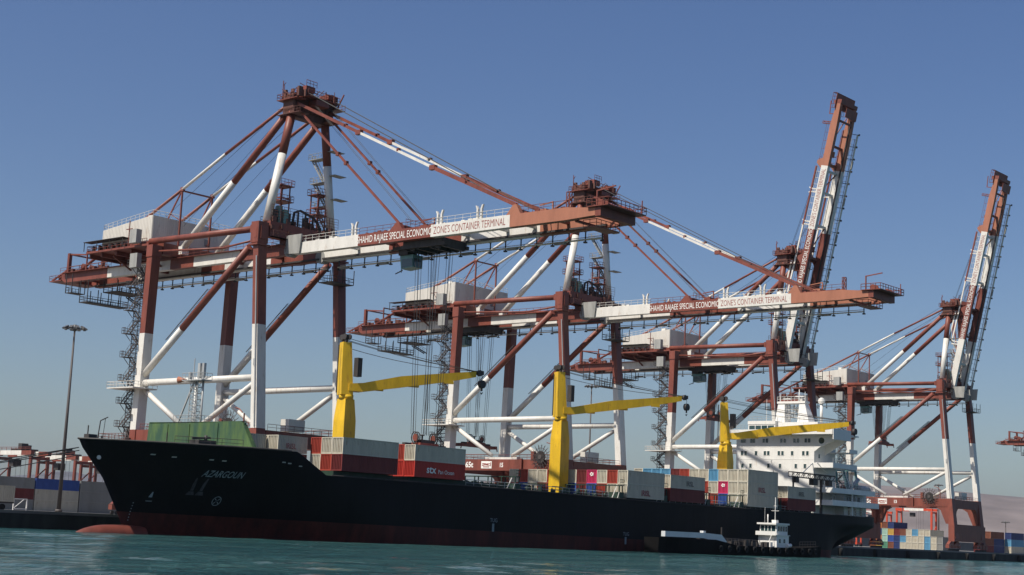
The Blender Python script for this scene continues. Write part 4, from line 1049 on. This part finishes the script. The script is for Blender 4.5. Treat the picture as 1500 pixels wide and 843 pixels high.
for x,z in((133,23.2),(136,20.9),(135,17.2),(138.5,17.2),(134,13),(139,13.2),(144,13.2),(148,12.9),(133.5,25.8)):
    m.box(x,x+.55,-30.88,-30.82,z-.45,z+.45)
for x in(143,146,149): m.box(x,x+.8,-33.26,-33.2,10,12)
m.build('side_window',GLS,ac)
m=MB(SO);m.box(141,149,-19.5,-11.5,14.8,26.5);m.prism([(142,26.5),(148.5,26.5),(148.5,27.6),(142.6,27.6)],'y',-18.5,-12.5);m.build('funnel',DGRN,ship)
# clutter aft of the house
m=MB(SO);rr=random.Random(11)
for i in range(14):
    x=rr.uniform(142,154);m.cb((x,rr.uniform(-35,-31),rr.uniform(12.6,14.0)),(rr.uniform(.4,1.6),rr.uniform(.4,1.2),rr.uniform(.6,2.2)))
m.tube((146,-34,16.2),(151,-34,16.2),.9,12);m.tube((145,-33,16.5),(147.5,-33.4,18.6),.5,10)
for i in range(8):
    x=rr.uniform(142,152);m.beam((x,-35.2,14.9),(x,-35.2,14.9+rr.uniform(1,3)),.12,.12)
m.build('stern_gear',GALV,ship)
m=MB(SO)
for y in(-30.5,-27.5):
    m.beam((148.5,y,9.9),(147.5,y,20.8),.35,.35);m.beam((147.5,y,20.8),(151.5,y,20.8),.4,.45);m.beam((151.5,y,20.8),(154.4,y,10.0),.4,.55);m.beam((147.8,y,18),(153.6,y,10.2),.35,.5)
m.beam((151.5,-30.5,20.8),(151.5,-27.5,20.8),.3,.3);m.beam((153.1,-30.5,15),(153.1,-27.5,15),.25,.25)
m.build('lifeboat_ramp',CABT,ship)
m=MB(SO);m.tube((148.6,-29,16.2),(152.6,-29,12.2),1.0,12,.5);m.tube((147.8,-29,17.0),(148.6,-29,16.2),.5,12,1.0);m.build('lifeboat',ORG,ship)
# stores crane truss beside the house front
m=MB(SO);
for y in(-33.6,-32.6):
    for z in(17.6,18.6): m.beam((116.5,y,z+.1),(136,y,z),.16,.16)
    for i in range(16): x=116.5+i*1.22;m.beam((x,y,17.65),(x+1.22,y,18.6) if i%2 else(x,y,18.6),.1,.1)
m.box(116.5,136,-33.7,-32.5,18.7,18.8);m.cb((119,-33,17.0),(1.4,1,1.2));m.cb((127,-33,16.9),(2,1.2,1.4));m.cb((134,-33,17.0),(1.6,1,1.4));m.beam((130.6,-33,9.3),(130.6,-33,17.6),.5,.5);m.beam((118,-33,9.3),(118,-33,17.6),.3,.3)
m.build('stores_gantry',DRK,ship)
m=MB(SO)
for a,b in(((122,-33,18.7),(126.5,-33,21.2)),((126.5,-33,21.2),(127.3,-33,18.7)),((128.5,-33,21.5),(134,-33,18.8))): m.beam(a,b,.14,.14)
for y in(-11,-16.5,-25): m.beam((123,y,18.2),(121.6,y,21.6),.12,.12)
m.build('derrick_post',SHW,ship)
# mooring lines
def sag(a,b,s,n=14):
    a=Vector(a);b=Vector(b);o=[]
    for i in range(n+1):
        t=i/n;q=a.lerp(b,t);q.z-=4*s*t*(1-t);o.append(q)
    return o
for k,(a,b,s) in enumerate((((-59.5,YC+1,12.0),(-112,-2.5,3.1),1.0),((-59.3,YC+1.3,12.0),(-112,-2.5,3.1),1.5),((-59,YC+1.6,11.6),(-124,-2.5,3.1),1.9),((-58.6,YC+2,11.0),(-92,-2.5,3.1),.5))):
    m=MB((-80,-10,5));m.rope(sag(a,b,s),.07,5);o=m.build('mooring_line',ROPE)
    tag(o,['uppermost of the mooring ropes running left from the bow','second mooring rope from the top, running left from the bow','third mooring rope, sagging most, running left from the bow','lowest and steepest mooring rope from the bow to the quay'][k],'rope','mooring ropes at the bow')
# ---------------------------------------------------------------- containers
LMESH={}
def cont_mesh(L):
    if L in LMESH: return LMESH[L]
    m=MB();W_,H=2.438,2.59
    hx,hy_=L/2,W_/2
    # frame
    t=.16
    for x in(-hx,hx-t):
        for y in(-hy_,hy_-t): m.box(x,x+t,y,y+t,0,H)
    for x in(-hx,hx-t): m.box(x,x+t,-hy_+t,hy_-t,0,.18);m.box(x,x+t,-hy_+t,hy_-t,H-.12,H)
    for y in(-hy_,hy_-t): m.box(-hx+t,hx-t,y,y+t,0,.16);m.box(-hx+t,hx-t,y,y+t,H-.09,H)
    def corr(n,place):
        # trapezoid wave across width; place(u in 0..1, depth)->(x,y)
        prof=[]
        for i in range(n):
            for a,d in((0,0),(.3,0),(.5,1),(.8,1)): prof.append(((i+a)/n,d))
        prof.append((1,0))
        vs=[];
        for u,d in prof:
            x,y=place(u,d);vs.append((x,y,.14));vs.append((x,y,H-.08))
        m.add(vs,[(2*i,2*i+2,2*i+3,2*i+1) for i in range(len(prof)-1)])
    dp=.11
    for s in(-1,1):
        corr(6,lambda u,d,s=s:(s*(hx-.03-dp*1.6*d),-hy_+t+u*(2*hy_-2*t)))
        corr(int(L*2.9),lambda u,d,s=s:(-hx+t+u*(2*hx-2*t),s*(hy_-.02-dp*d)))
    m.add([(-hx+.1,-hy_+.1,H-.03),(hx-.1,-hy_+.1,H-.03),(hx-.1,hy_-.1,H-.03),(-hx+.1,hy_-.1,H-.03)],[(0,1,2,3)])
    m.add([(-hx+.1,-hy_+.1,.1),(hx-.1,-hy_+.1,.1),(hx-.1,hy_-.1,.1),(-hx+.1,hy_-.1,.1)],[(0,1,2,3)])
    o=m.build('tmp',CONT['grey']);me=o.data;bpy.data.objects.remove(o);me.name='shipping_container'
    LMESH[L]=me
    return me
CM={}
def container(col,x0,yc,z,label,group,L=12.19,along='x'):
    """x0 = bow-side end for along x ; yc = centre line"""
    key=(col,L)
    if key not in CM:
        me=cont_mesh(L).copy();me.materials.clear();me.materials.append(CONT[col]);CM[key]=me
    o=bpy.data.objects.new('shipping_container',CM[key]);COL.objects.link(o)
    rj=random.uniform(-.03,.03)
    if along=='x': o.location=(x0+L/2+rj,yc,z)
    else: o.location=(x0+1.22,yc+rj,z);o.rotation_euler=(0,0,math.pi/2)
    tag(o,label,'container',group)
    return o
def side_text(o,body,size,mat,L=12.19,dx=0.,dz=.7,sx=1.,**k):
    t,_=text('container_lettering',body,size,mat,(0,0,0),lambda u,v,w_:(dx+u,-1.219-.012-w_,dz+v),o,sx=sx,**k)
    return t
ORD=['nearest the water','second from the water','third from the water','fourth from the water','fifth from the water','sixth from the water','seventh from the water','eighth from the water','ninth from the water','tenth from the water','eleventh from the water','twelfth from the water']
def bay(x0,ztop,rows,where,grp,ynear=-36.03,L=12.19):
    """rows: tier lists, top tier first; each a list of colours from the water side inland (None = empty)"""
    out={}
    names={1:['single'],2:['top','bottom'],3:['top','middle','bottom']}[len(rows)]
    for k,tier in enumerate(rows):
        for i,c in enumerate(tier):
            if c is None: continue
            o=container(c,x0,ynear+1.22+i*2.5,ztop-2.6*(k+1),'%s container, %s tier, %s, %s'%(c,names[k],ORD[i],where),grp,L)
            out[(k,i)]=o
    return out
G='containers stacked on the ship deck'
bA=bay(-22.94,16.1,[['cream','cream','red'],['maroon','red','cream']],'ahead of the foremost yellow crane',G)
# the visible ends of the two nearest rows are cream
for i in(0,1):
    pass
b0=[container('cream',-29.7,-27.4,13.4,'cream short container behind the breakwater, the one with faint red lettering',G,6.06),
    container('cream',-29.7,-24.9,13.4,'cream short container with its end showing between two others behind the breakwater',G,6.06),
    container('cream',-36.1,-24.9,13.4,'cream short container closest behind the green breakwater',G,6.06),
    container('maroon',-29.7,-27.4,10.7,'maroon short container half hidden under the lettered grey one near the bow',G,6.06)]
bB=bay(-6.89,16.1,[['cream','red','cream'],['bright red','bright red','red']],'just behind the foremost yellow crane',G)
bC=bay(51.39,15.3,[['cream','red','cream','pink','maroon','cream','cream','red','cream','cream','red','cream'],
                   ['cream','cream','red','blue','maroon','blue','blue','red','red','cream','blue','red']],'just behind the middle yellow crane',G)
bD=bay(65.65,15.25,[['cream','cream','cream'],['maroon','cream','red']],'in the stack before the three-high one',G)
bE=bay(94.2,17.95,[['cream','cream','cream','sky blue','cream','cream','red','maroon','sky blue','sky blue','sky blue','cream'],
                   ['cream','cream','pink','cream','red','cream','cream','red','cream','blue','red','cream'],
                   ['cream','cream','blue','red','cream','red','cream','cream','red','blue','cream','red']],'in the three-high stack',G)
bF=bay(110.6,15.25,[['cream','cream','grey'],['maroon','cream','red']],'against the white ship superstructure',G)
side_text(bC[(1,0)],'IRISL',1.5,LETC,dx=-1.6,dz=.55,sx=.95,bold=.02)
side_text(bE[(1,0)],'IRISL',1.5,LETC,dx=-2.0,dz=.55,sx=.95,bold=.02)
side_text(bD[(0,0)],'IRISL',1.4,MARKG,dx=-.6,dz=.6,sx=.9)
side_text(bF[(0,0)],'IRISL',1.4,MARKG,dx=-1.5,dz=.6,sx=.9)
side_text(b0[0],'IRISL',1.2,LETC,dx=-1.5,dz=.6,sx=.9)
side_text(bB[(1,0)],'stx',1.75,LETW,dx=-3.3,dz=.75,sx=1.05,bold=.03)
side_text(bB[(1,0)],'Pan Ocean',.95,LETW,dx=-.55,dz=.72,sx=.95)
for o in(bC[(0,3)],bE[(1,2)]):
    m=MB()
    for k in range(5):
        a=2*math.pi*k/5;m.prism([(.32*math.cos(a)+.18*math.cos(t),1.75+.32*math.sin(a)*.8+.14*math.sin(t)) for t in[2*math.pi*j/8 for j in range(8)]],'x',-6.13,-6.11)
    mm=m.build('container_emblem',LETW,o)
# quay stack at the left, sides towards the water
G2='containers stacked on the quay left of the bow'
cols={0:['blue','cream','cream'],1:['grey','grey','grey'],-1:['grey','maroon','grey'],2:['grey','cream','grey'],-2:['grey','grey','maroon']}
nm=['top','middle','bottom']
pos={-2:'second stack left of the blue container',-1:'stack directly left of the blue container',0:'stack with the blue container on top',1:'stack directly right of the blue container',2:'rightmost quay stack, half behind the bow'}
for k,cc in cols.items():
    for j,c in enumerate(cc):
        container(c,22.2+k*12.55,121.2,QZ+2.6*(2-j),'%s container, %s tier, %s'%(c,nm[j],pos[k]),G2)
# stacks at the right seen end-on below the last crane
G3='containers stacked under the rightmost crane'
colsR=[['navy','red','red','orange'],['orange','navy','orange','yellow'],['brown','pale green','pale green','green'],['navy','yellow','blue','brown'],[None,'maroon','navy','navy'],[None,'brown','sky blue','cream'],[None,'cream','cream','cream'],[None,'sky blue','cream','cream'],[None,'cream','cream','cream'],[None,'cream','sky blue','sky blue'],[None,None,'cream','cream'],[None,None,'grey','grey']]
tn=['fourth tier','third tier','second tier','ground tier']
for i,cc in enumerate(colsR):
    for j,c in enumerate(cc):
        if c: container(c,384,86-i*2.62,QZ+2.6*(3-j),'%s container end, %s, column %d from the left under the rightmost crane'%(c,tn[j],i+1),G3)
G4='containers at the far right of the quay'
k=0
for (x,y,z,c,lab) in((357,30,0,'maroon','maroon container on the ground just right of the rightmost crane leg'),(357,30,2.6,'brown','brown container stacked right of the rightmost crane leg'),
    (371,32,2.6,'navy','navy container in the second tier of the far right stack'),(371,32,0,'navy','navy container on the ground under another navy one at the far right'),
    (371,32,5.2,'brown','brown container on top of the two navy ones at the far right'),
    (385,30,5.2,'navy','long dark navy container topping the far right stack'),(385,30,2.6,'sky blue','light blue container in the far right stack'),(385,32.6,2.6,'cream','cream container inland of the light blue one at far right'),(385,30,0,'cream','cream container on the ground below the light blue one'),
    (399,27,0,'grey','grey ground container at the right edge of the photo'),(399,27,2.6,'green','green container above the grey one at the right edge')):
    container(c,x,y,QZ+z,lab,G4)
# ---------------------------------------------------------------- yard gantries
def rtg(x,y,label,grp,H=20.,red=RED,span=23.5):
    off=Vector((x,y,QZ));root=empty('yard_gantry_crane',off,label,'gantry crane',grp)
    m0=lambda:MB(off)
    for sx in(0,6.6):
        for sy in(0,span):
            m=m0();m.frustum((x+sx,y+sy,QZ+1.6),(x+sx,y+sy,QZ+H-2),(.8,1.0),(.8,1.1));lg=m.build('leg',red,root)
            m=m0();m.disc((x+sx,y+sy-.6,QZ+.8),.8,'y',.5,12);m.disc((x+sx,y+sy+.6,QZ+.8),.8,'y',.5,12);m.build('wheel',TYRE,lg)
        m=m0();m.cur=0;m.box(x+sx-.6,x+sx+.6,y-.8,y+span*.22,QZ+H-1.7,QZ+H-.2);m.cur=1;m.box(x+sx-.6,x+sx+.6,y+span*.22,y+span*.78,QZ+H-1.7,QZ+H-.2);m.cur=0;m.box(x+sx-.6,x+sx+.6,y+span*.78,y+span+.8,QZ+H-2,QZ+H-.2)
        m.build('top_girder',[red,WHT],root)
    for sy in(0,span):
        m=m0();m.box(x-.6,x+7.2,y+sy-.7,y+sy+.7,QZ+1.4,QZ+2.8);m.box(x+.55,x+6.05,y+sy-.4,y+sy+.4,QZ+H-3.2,QZ+H-2.2);m.beam((x+.6,y+sy,QZ+9),(x+6,y+sy,QZ+14),.35,.35);m.build('end_beam',red,root)
    m=m0();m.box(x-.4,x+7,y+7,y+12,QZ+H-.15,QZ+H+.5);m.cb((x+2,y+8.5,QZ+H+1.4),(2.5,2.2,1.8));m.cb((x+5,y+10.5,QZ+H+1.2),(1.8,1.8,1.4));m.box(x+1.5,x+4.5,y+13,y+15.5,QZ+H-5.4,QZ+H-2.9)
    for ax in(1.5,5):
        for ay in(8,11): m.tube((x+ax,y+ay,QZ+H-.2),(x+ax,y+ay,QZ+10.5),.06,4)
    m.box(x-3,x+9.2,y+8.6,y+10.4,QZ+9.9,QZ+10.5);m.build('trolley',DRK,root)
    m=m0();m.rail([(x-.5,y,QZ+H-.2),(x-.5,y+span,QZ+H-.2)],h=1.1,sp=3,r=.08);m.cb((x-1.5,y-1.2,QZ+4),(1.6,1.4,1.8));m.rope([(x-.4,y-.9,QZ+H-2),(x-.4,y-.9,QZ+2)],.1,4);m.build('handrail',red,root)
    return root
GR='rubber-tyred gantries in the left yard'
rtg(100.5,249,'leftmost yard gantry crane seen beyond the quay stacks',GR)
rtg(126.5,262,'second yard gantry crane from the left, behind the light mast',GR)
rtg(150,270,'third yard gantry crane from the left',GR)
rtg(168,276,'fourth yard gantry crane, closest to the ship bow in the picture',GR)
RR=paint('bright_crane_red',(.48,.055,.02),.5,.15,.4,.1)
GS='yard gantries at the right'
rtg(720,221,'red yard gantry crane framed under the rightmost quay crane',GS,H=25.5,red=RR)
rtg(815,300,'farther red yard gantry crane left of the first one',GS,H=25.5,red=RR)
# ---------------------------------------------------------------- high masts
def mast(x,y,h,label,grp='floodlight masts in the terminal',r=.42):
    off=Vector((x,y,QZ));root=empty('light_mast',off,label,'light mast',grp)
    m=MB(off);m.tube((x,y,QZ),(x,y,QZ+h),r,12,r*.42);m.tube((x,y,QZ),(x,y,QZ+.5),r*1.7,12);m.build('pole',STRC,root)
    m=MB(off)
    for k in range(16):
        a=2*math.pi*k/16;b=2*math.pi*(k+1)/16;m.beam((x+1.5*math.cos(a),y+1.5*math.sin(a),QZ+h-.2),(x+1.5*math.cos(b),y+1.5*math.sin(b),QZ+h-.2),.14,.14)
    for k in range(4):
        a=math.pi*k/2;m.beam((x,y,QZ+h-.2),(x+1.5*math.cos(a),y+1.5*math.sin(a),QZ+h-.2),.12,.12)
    m.tube((x,y,QZ+h-.6),(x,y,QZ+h+.5),.35,8);cr=m.build('lamp_ring',LAMP,root)
    for k in range(10):
        a=2*math.pi*k/10;c=Vector((x+1.75*math.cos(a),y+1.75*math.sin(a),QZ+h-.05));d=Vector((math.cos(a),math.sin(a),0))
        m=MB(off);m.beam(c-d*.35+Vector((0,0,.2)),c+d*.35-Vector((0,0,.22)),.55,.28);m.build('floodlight',LAMP,cr)
    return root
mast(-35.9,20,31.9,'tall floodlight mast on the quay at the left, in front of the container stacks',r=.36)
mast(162.6,60,42.5,'floodlight mast standing behind the middle yellow ship crane jib',r=.36)
mast(242.6,190,31.6,'small floodlight mast just left of the white leg of crane 15',r=.4)
mast(473.7,100,29.3,'floodlight mast right of the cable reel of the rightmost crane')
mast(638.3,200,34.2,'distant floodlight mast above the beam of the crane numbered 13')
mast(547.8,100,15.0,'floodlight mast standing alone in front of the hills at the right')
mast(800,145,14,'more distant floodlight mast in front of the right hills')
# ---------------------------------------------------------------- bunker barge alongside
BO=(80,-41.5,0)
barge=empty('bunker_barge',BO,'low dark bunker vessel with white wheelhouse alongside the container ship stern','boat')
def hbb(x): 
    u=(x-50.5)/8;v=(111-x)/6
    return 2.9*min(1,max(0.35,u)**.5)*min(1,max(.3,v)**.5)
bx=[50.5+i*1.345 for i in range(46)]
def btop(x): return 2.9 if x<68 else (2.9-(x-68)/8*1.0 if x<76 else (1.9 if x<100 else 1.9+(x-100)*.05))
m=MB(BO);V=[];fs=[];n=len(bx)
for j in range(6):
    for s in(-1,1):
        for x in bx: z=-1+(btop(x)+1)*j/5;V.append((x,-42.6+s*hbb(x)*(.85+.15*j/5),z))
for j in range(5):
    for q,s in((0,0),(1,1)):
        for i in range(n-1):
            a=(2*j+q)*n+i;b=(2*(j+1)+q)*n+i;fs.append((a,a+1,b+1,b))
    for e in(0,n-1): fs.append((2*j*n+e,(2*j+1)*n+e,(2*j+3)*n+e,(2*j+2)*n+e))
for i in range(n-1): a=10*n+i;fs.append((a,a+1,a+n+1,a+n))
m.add(V,fs)
BH=paint('barge_hull',(.006,.0055,.0055),.75,.4,.5,.15,(.016,.009,.007),spec=.1)
m.build('hull',BH,barge)
m=MB(BO);m.box(50.9,64.0,-45.4,-44.5,3.1,4.1);m.prism([(64,3.1),(64,4.1),(70.2,3.9),(72.2,2.5),(70,2.4)],'y',-45.3,-45.1);m.cb((64.6,-44.6,4.1),(.8,.8,.8));m.build('raised_deck',CONT['pale grey'],barge)
m=MB(BO);rr=random.Random(5)
for i in range(26):
    x=rr.uniform(67,89);m.cb((x,rr.uniform(-45,-39),2.3),(rr.uniform(.3,1.3),rr.uniform(.3,1.2),rr.uniform(.4,1.6)))
for i in range(12): x=70+i*1.3;m.tube((x,-45.2,2),(x,-45.2,3.2),.07,6)
m.rope([(68,-45,3.3),(84,-45,3.1)],.09,5);m.rope([(68,-43,3.0),(84,-43,2.8)],.16,6);m.beam((76,-41.5,2),(76,-41.5,5.4),.25,.25);m.rail([(100,-45.3,2.1),(109,-44.0,2.3)],sp=1.5,r=.04);m.build('cargo_pipes',DRK,barge)
ty=None
for i in range(13):
    x=69.5+i*3.1
    m=MB(BO)
    for k in range(12):
        a=2*math.pi*k/12;b=2*math.pi*(k+1)/12;m.tube((x+.5*math.cos(a),-42.6-hbb(x)-.12,1.25+.5*math.sin(a)),(x+.5*math.cos(b),-42.6-hbb(x)-.12,1.25+.5*math.sin(b)),.17,6)
    m.build('tyre_fender',TYRE,barge)
m=MB(BO);m.box(91.6,96.4,-44.8,-40.4,1.9,4.3);m.box(90.8,96.6,-45.0,-40.2,4.3,4.42);m.box(90.8,90.88,-45.0,-40.2,4.42,5.1);m.box(91.8,96.2,-44.6,-40.6,4.42,6.5);m.box(91.1,96.5,-44.9,-40.3,6.5,6.85)
m.box(94,95,-43.1,-42.1,6.85,7.5)
whs=m.build('wheelhouse',SHW,barge)
m=MB(BO);m.box(91.74,91.8,-44.3,-40.9,5.2,6.3)
for x in(92.3,93.3,94.3,95.3): m.box(x,x+.7,-44.66,-44.6,5.2,6.2)
for x in(92.5,94.3): m.box(x,x+.6,-44.86,-44.8,2.8,3.6)
m.build('wheelhouse_window',GLS,whs)
m=MB(BO)
for y in(-43.4,-42.6,-41.8): m.box(91.68,91.74,y-.07,y+.07,5.15,6.35)
m.build('window_mullion',SHW,whs)
m=MB(BO);m.tube((94.5,-42.6,7.5),(94.5,-42.6,12.2),.11,8,.04);m.beam((94.5,-43.5,9.4),(94.5,-41.7,9.4),.08,.08);m.beam((94.5,-43.0,10.4),(94.5,-42.2,10.4),.07,.07);m.tube((92.6,-42,6.85),(92.6,-42,8.6),.12,8);m.rope([(91.4,-42,6.8),(91.4,-42,10)],.035,4);m.build('mast',SHW,barge)
m=MB(BO);m.cb((90.7,-43.6,2.4),(.7,1.2,1.0));m.beam((89.2,-44,2),(90.8,-44,4.3),.1,.1);m.tube((95.4,-45.0,2.2),(96.8,-45.0,2.4),.4,10);m.cb((89.9,-42,2.2),(.8,.8,.6));m.build('deck_gear',SHW,barge)
# ---------------------------------------------------------------- small quay things at the left
def frame_barrier(x,y,label):
    m=MB((x,y,QZ))
    for u in(0,2.6): m.beam((x+u,y,QZ),(x+u,y,QZ+2.0),.18,.18)
    m.beam((x,y,QZ+2.0),(x+2.6,y,QZ+2.0),.18,.18);m.beam((x,y,QZ+.3),(x+2.6,y,QZ+.3),.18,.18);m.beam((x,y,QZ+.3),(x+2.6,y+.9,QZ+2.0),.08,.08)
    o=m.build('steel_frame',SHW);tag(o,label,'steel frame','white steel frames on the quay')
frame_barrier(-12,30,'white steel frame on the quay, right of the light mast');frame_barrier(-3,30,'white steel frame on the quay nearest the ship stem');frame_barrier(-38.5,30,'white steel frame on the quay at the light mast foot')
off=Vector((-50,16,QZ));tr=empty('flatbed_trailer',off,'yard trailer carrying a pale container at the left edge of the quay','trailer')
m=MB(off);m.box(-60,-47.6,15,17.4,QZ+1.1,QZ+1.35);m.box(-59.6,-59.2,15.2,17.2,QZ,QZ+1.1);m.build('chassis',DRK,tr)
for x in(-49.6,-50.9,-58):
    for y in(15.2,17.2): m=MB(off);m.disc((x,y,QZ+.5),.5,'y',.32,14);m.build('wheel',TYRE,tr)
container('cream',-59.8,16.2,QZ+1.36,'cream container riding on the trailer at the left edge','containers stacked on the quay left of the bow')
o=MB((-2,12,QZ));x=-2
o.tube((x,12,QZ+1.0),(x,13.2,QZ+1.0),.8,14);o.beam((x-.9,12,QZ),(x-.9,12,QZ+1),.12,.12);o.beam((x+.9,12,QZ),(x+.9,12,QZ+1),.12,.12);o.rail([(x-1,12,QZ+.9),(x+1.2,12,QZ+.9)],h=1.0,sp=.7,r=.05)
ob=o.build('hose_reel',RR);tag(ob,'red reel on legs on the quay just left of the ship stem','hose reel')
# bollards
bo=None
for i,x in enumerate((-112,-124,-92)):
    m=MB((x,-3.2,QZ));m.tube((x,-3.2,QZ+.1),(x,-3.2,QZ+.7),.28,12);m.tube((x,-3.2,QZ+.6),(x,-3.2,QZ+.8),.42,12);ob=m.build('bollard',DRK)
    tag(ob,['iron bollard holding the two upper mooring ropes','iron bollard farthest left holding the third mooring rope','iron bollard nearest the bow holding the lowest rope'][i],'bollard','mooring bollards')
# ---------------------------------------------------------------- haze
hz=MB().box(-12500,14500,-12500,14000,-5,640).build('haze',[DRK]);tag(hz,kind='stuff')
hm=bpy.data.materials.new('haze_air');hm.use_nodes=True;n=hm.node_tree.nodes;l=hm.node_tree.links
n.remove(n['Principled BSDF']);pv=n.new('ShaderNodeVolumePrincipled');pv.inputs['Color'].default_value=(.66,.80,1,1);pv.inputs['Density'].default_value=.000022;pv.inputs['Anisotropy'].default_value=.2
l.new(pv.outputs[0],n['Material Output'].inputs['Volume']);hz.data.materials.clear();hz.data.materials.append(hm)
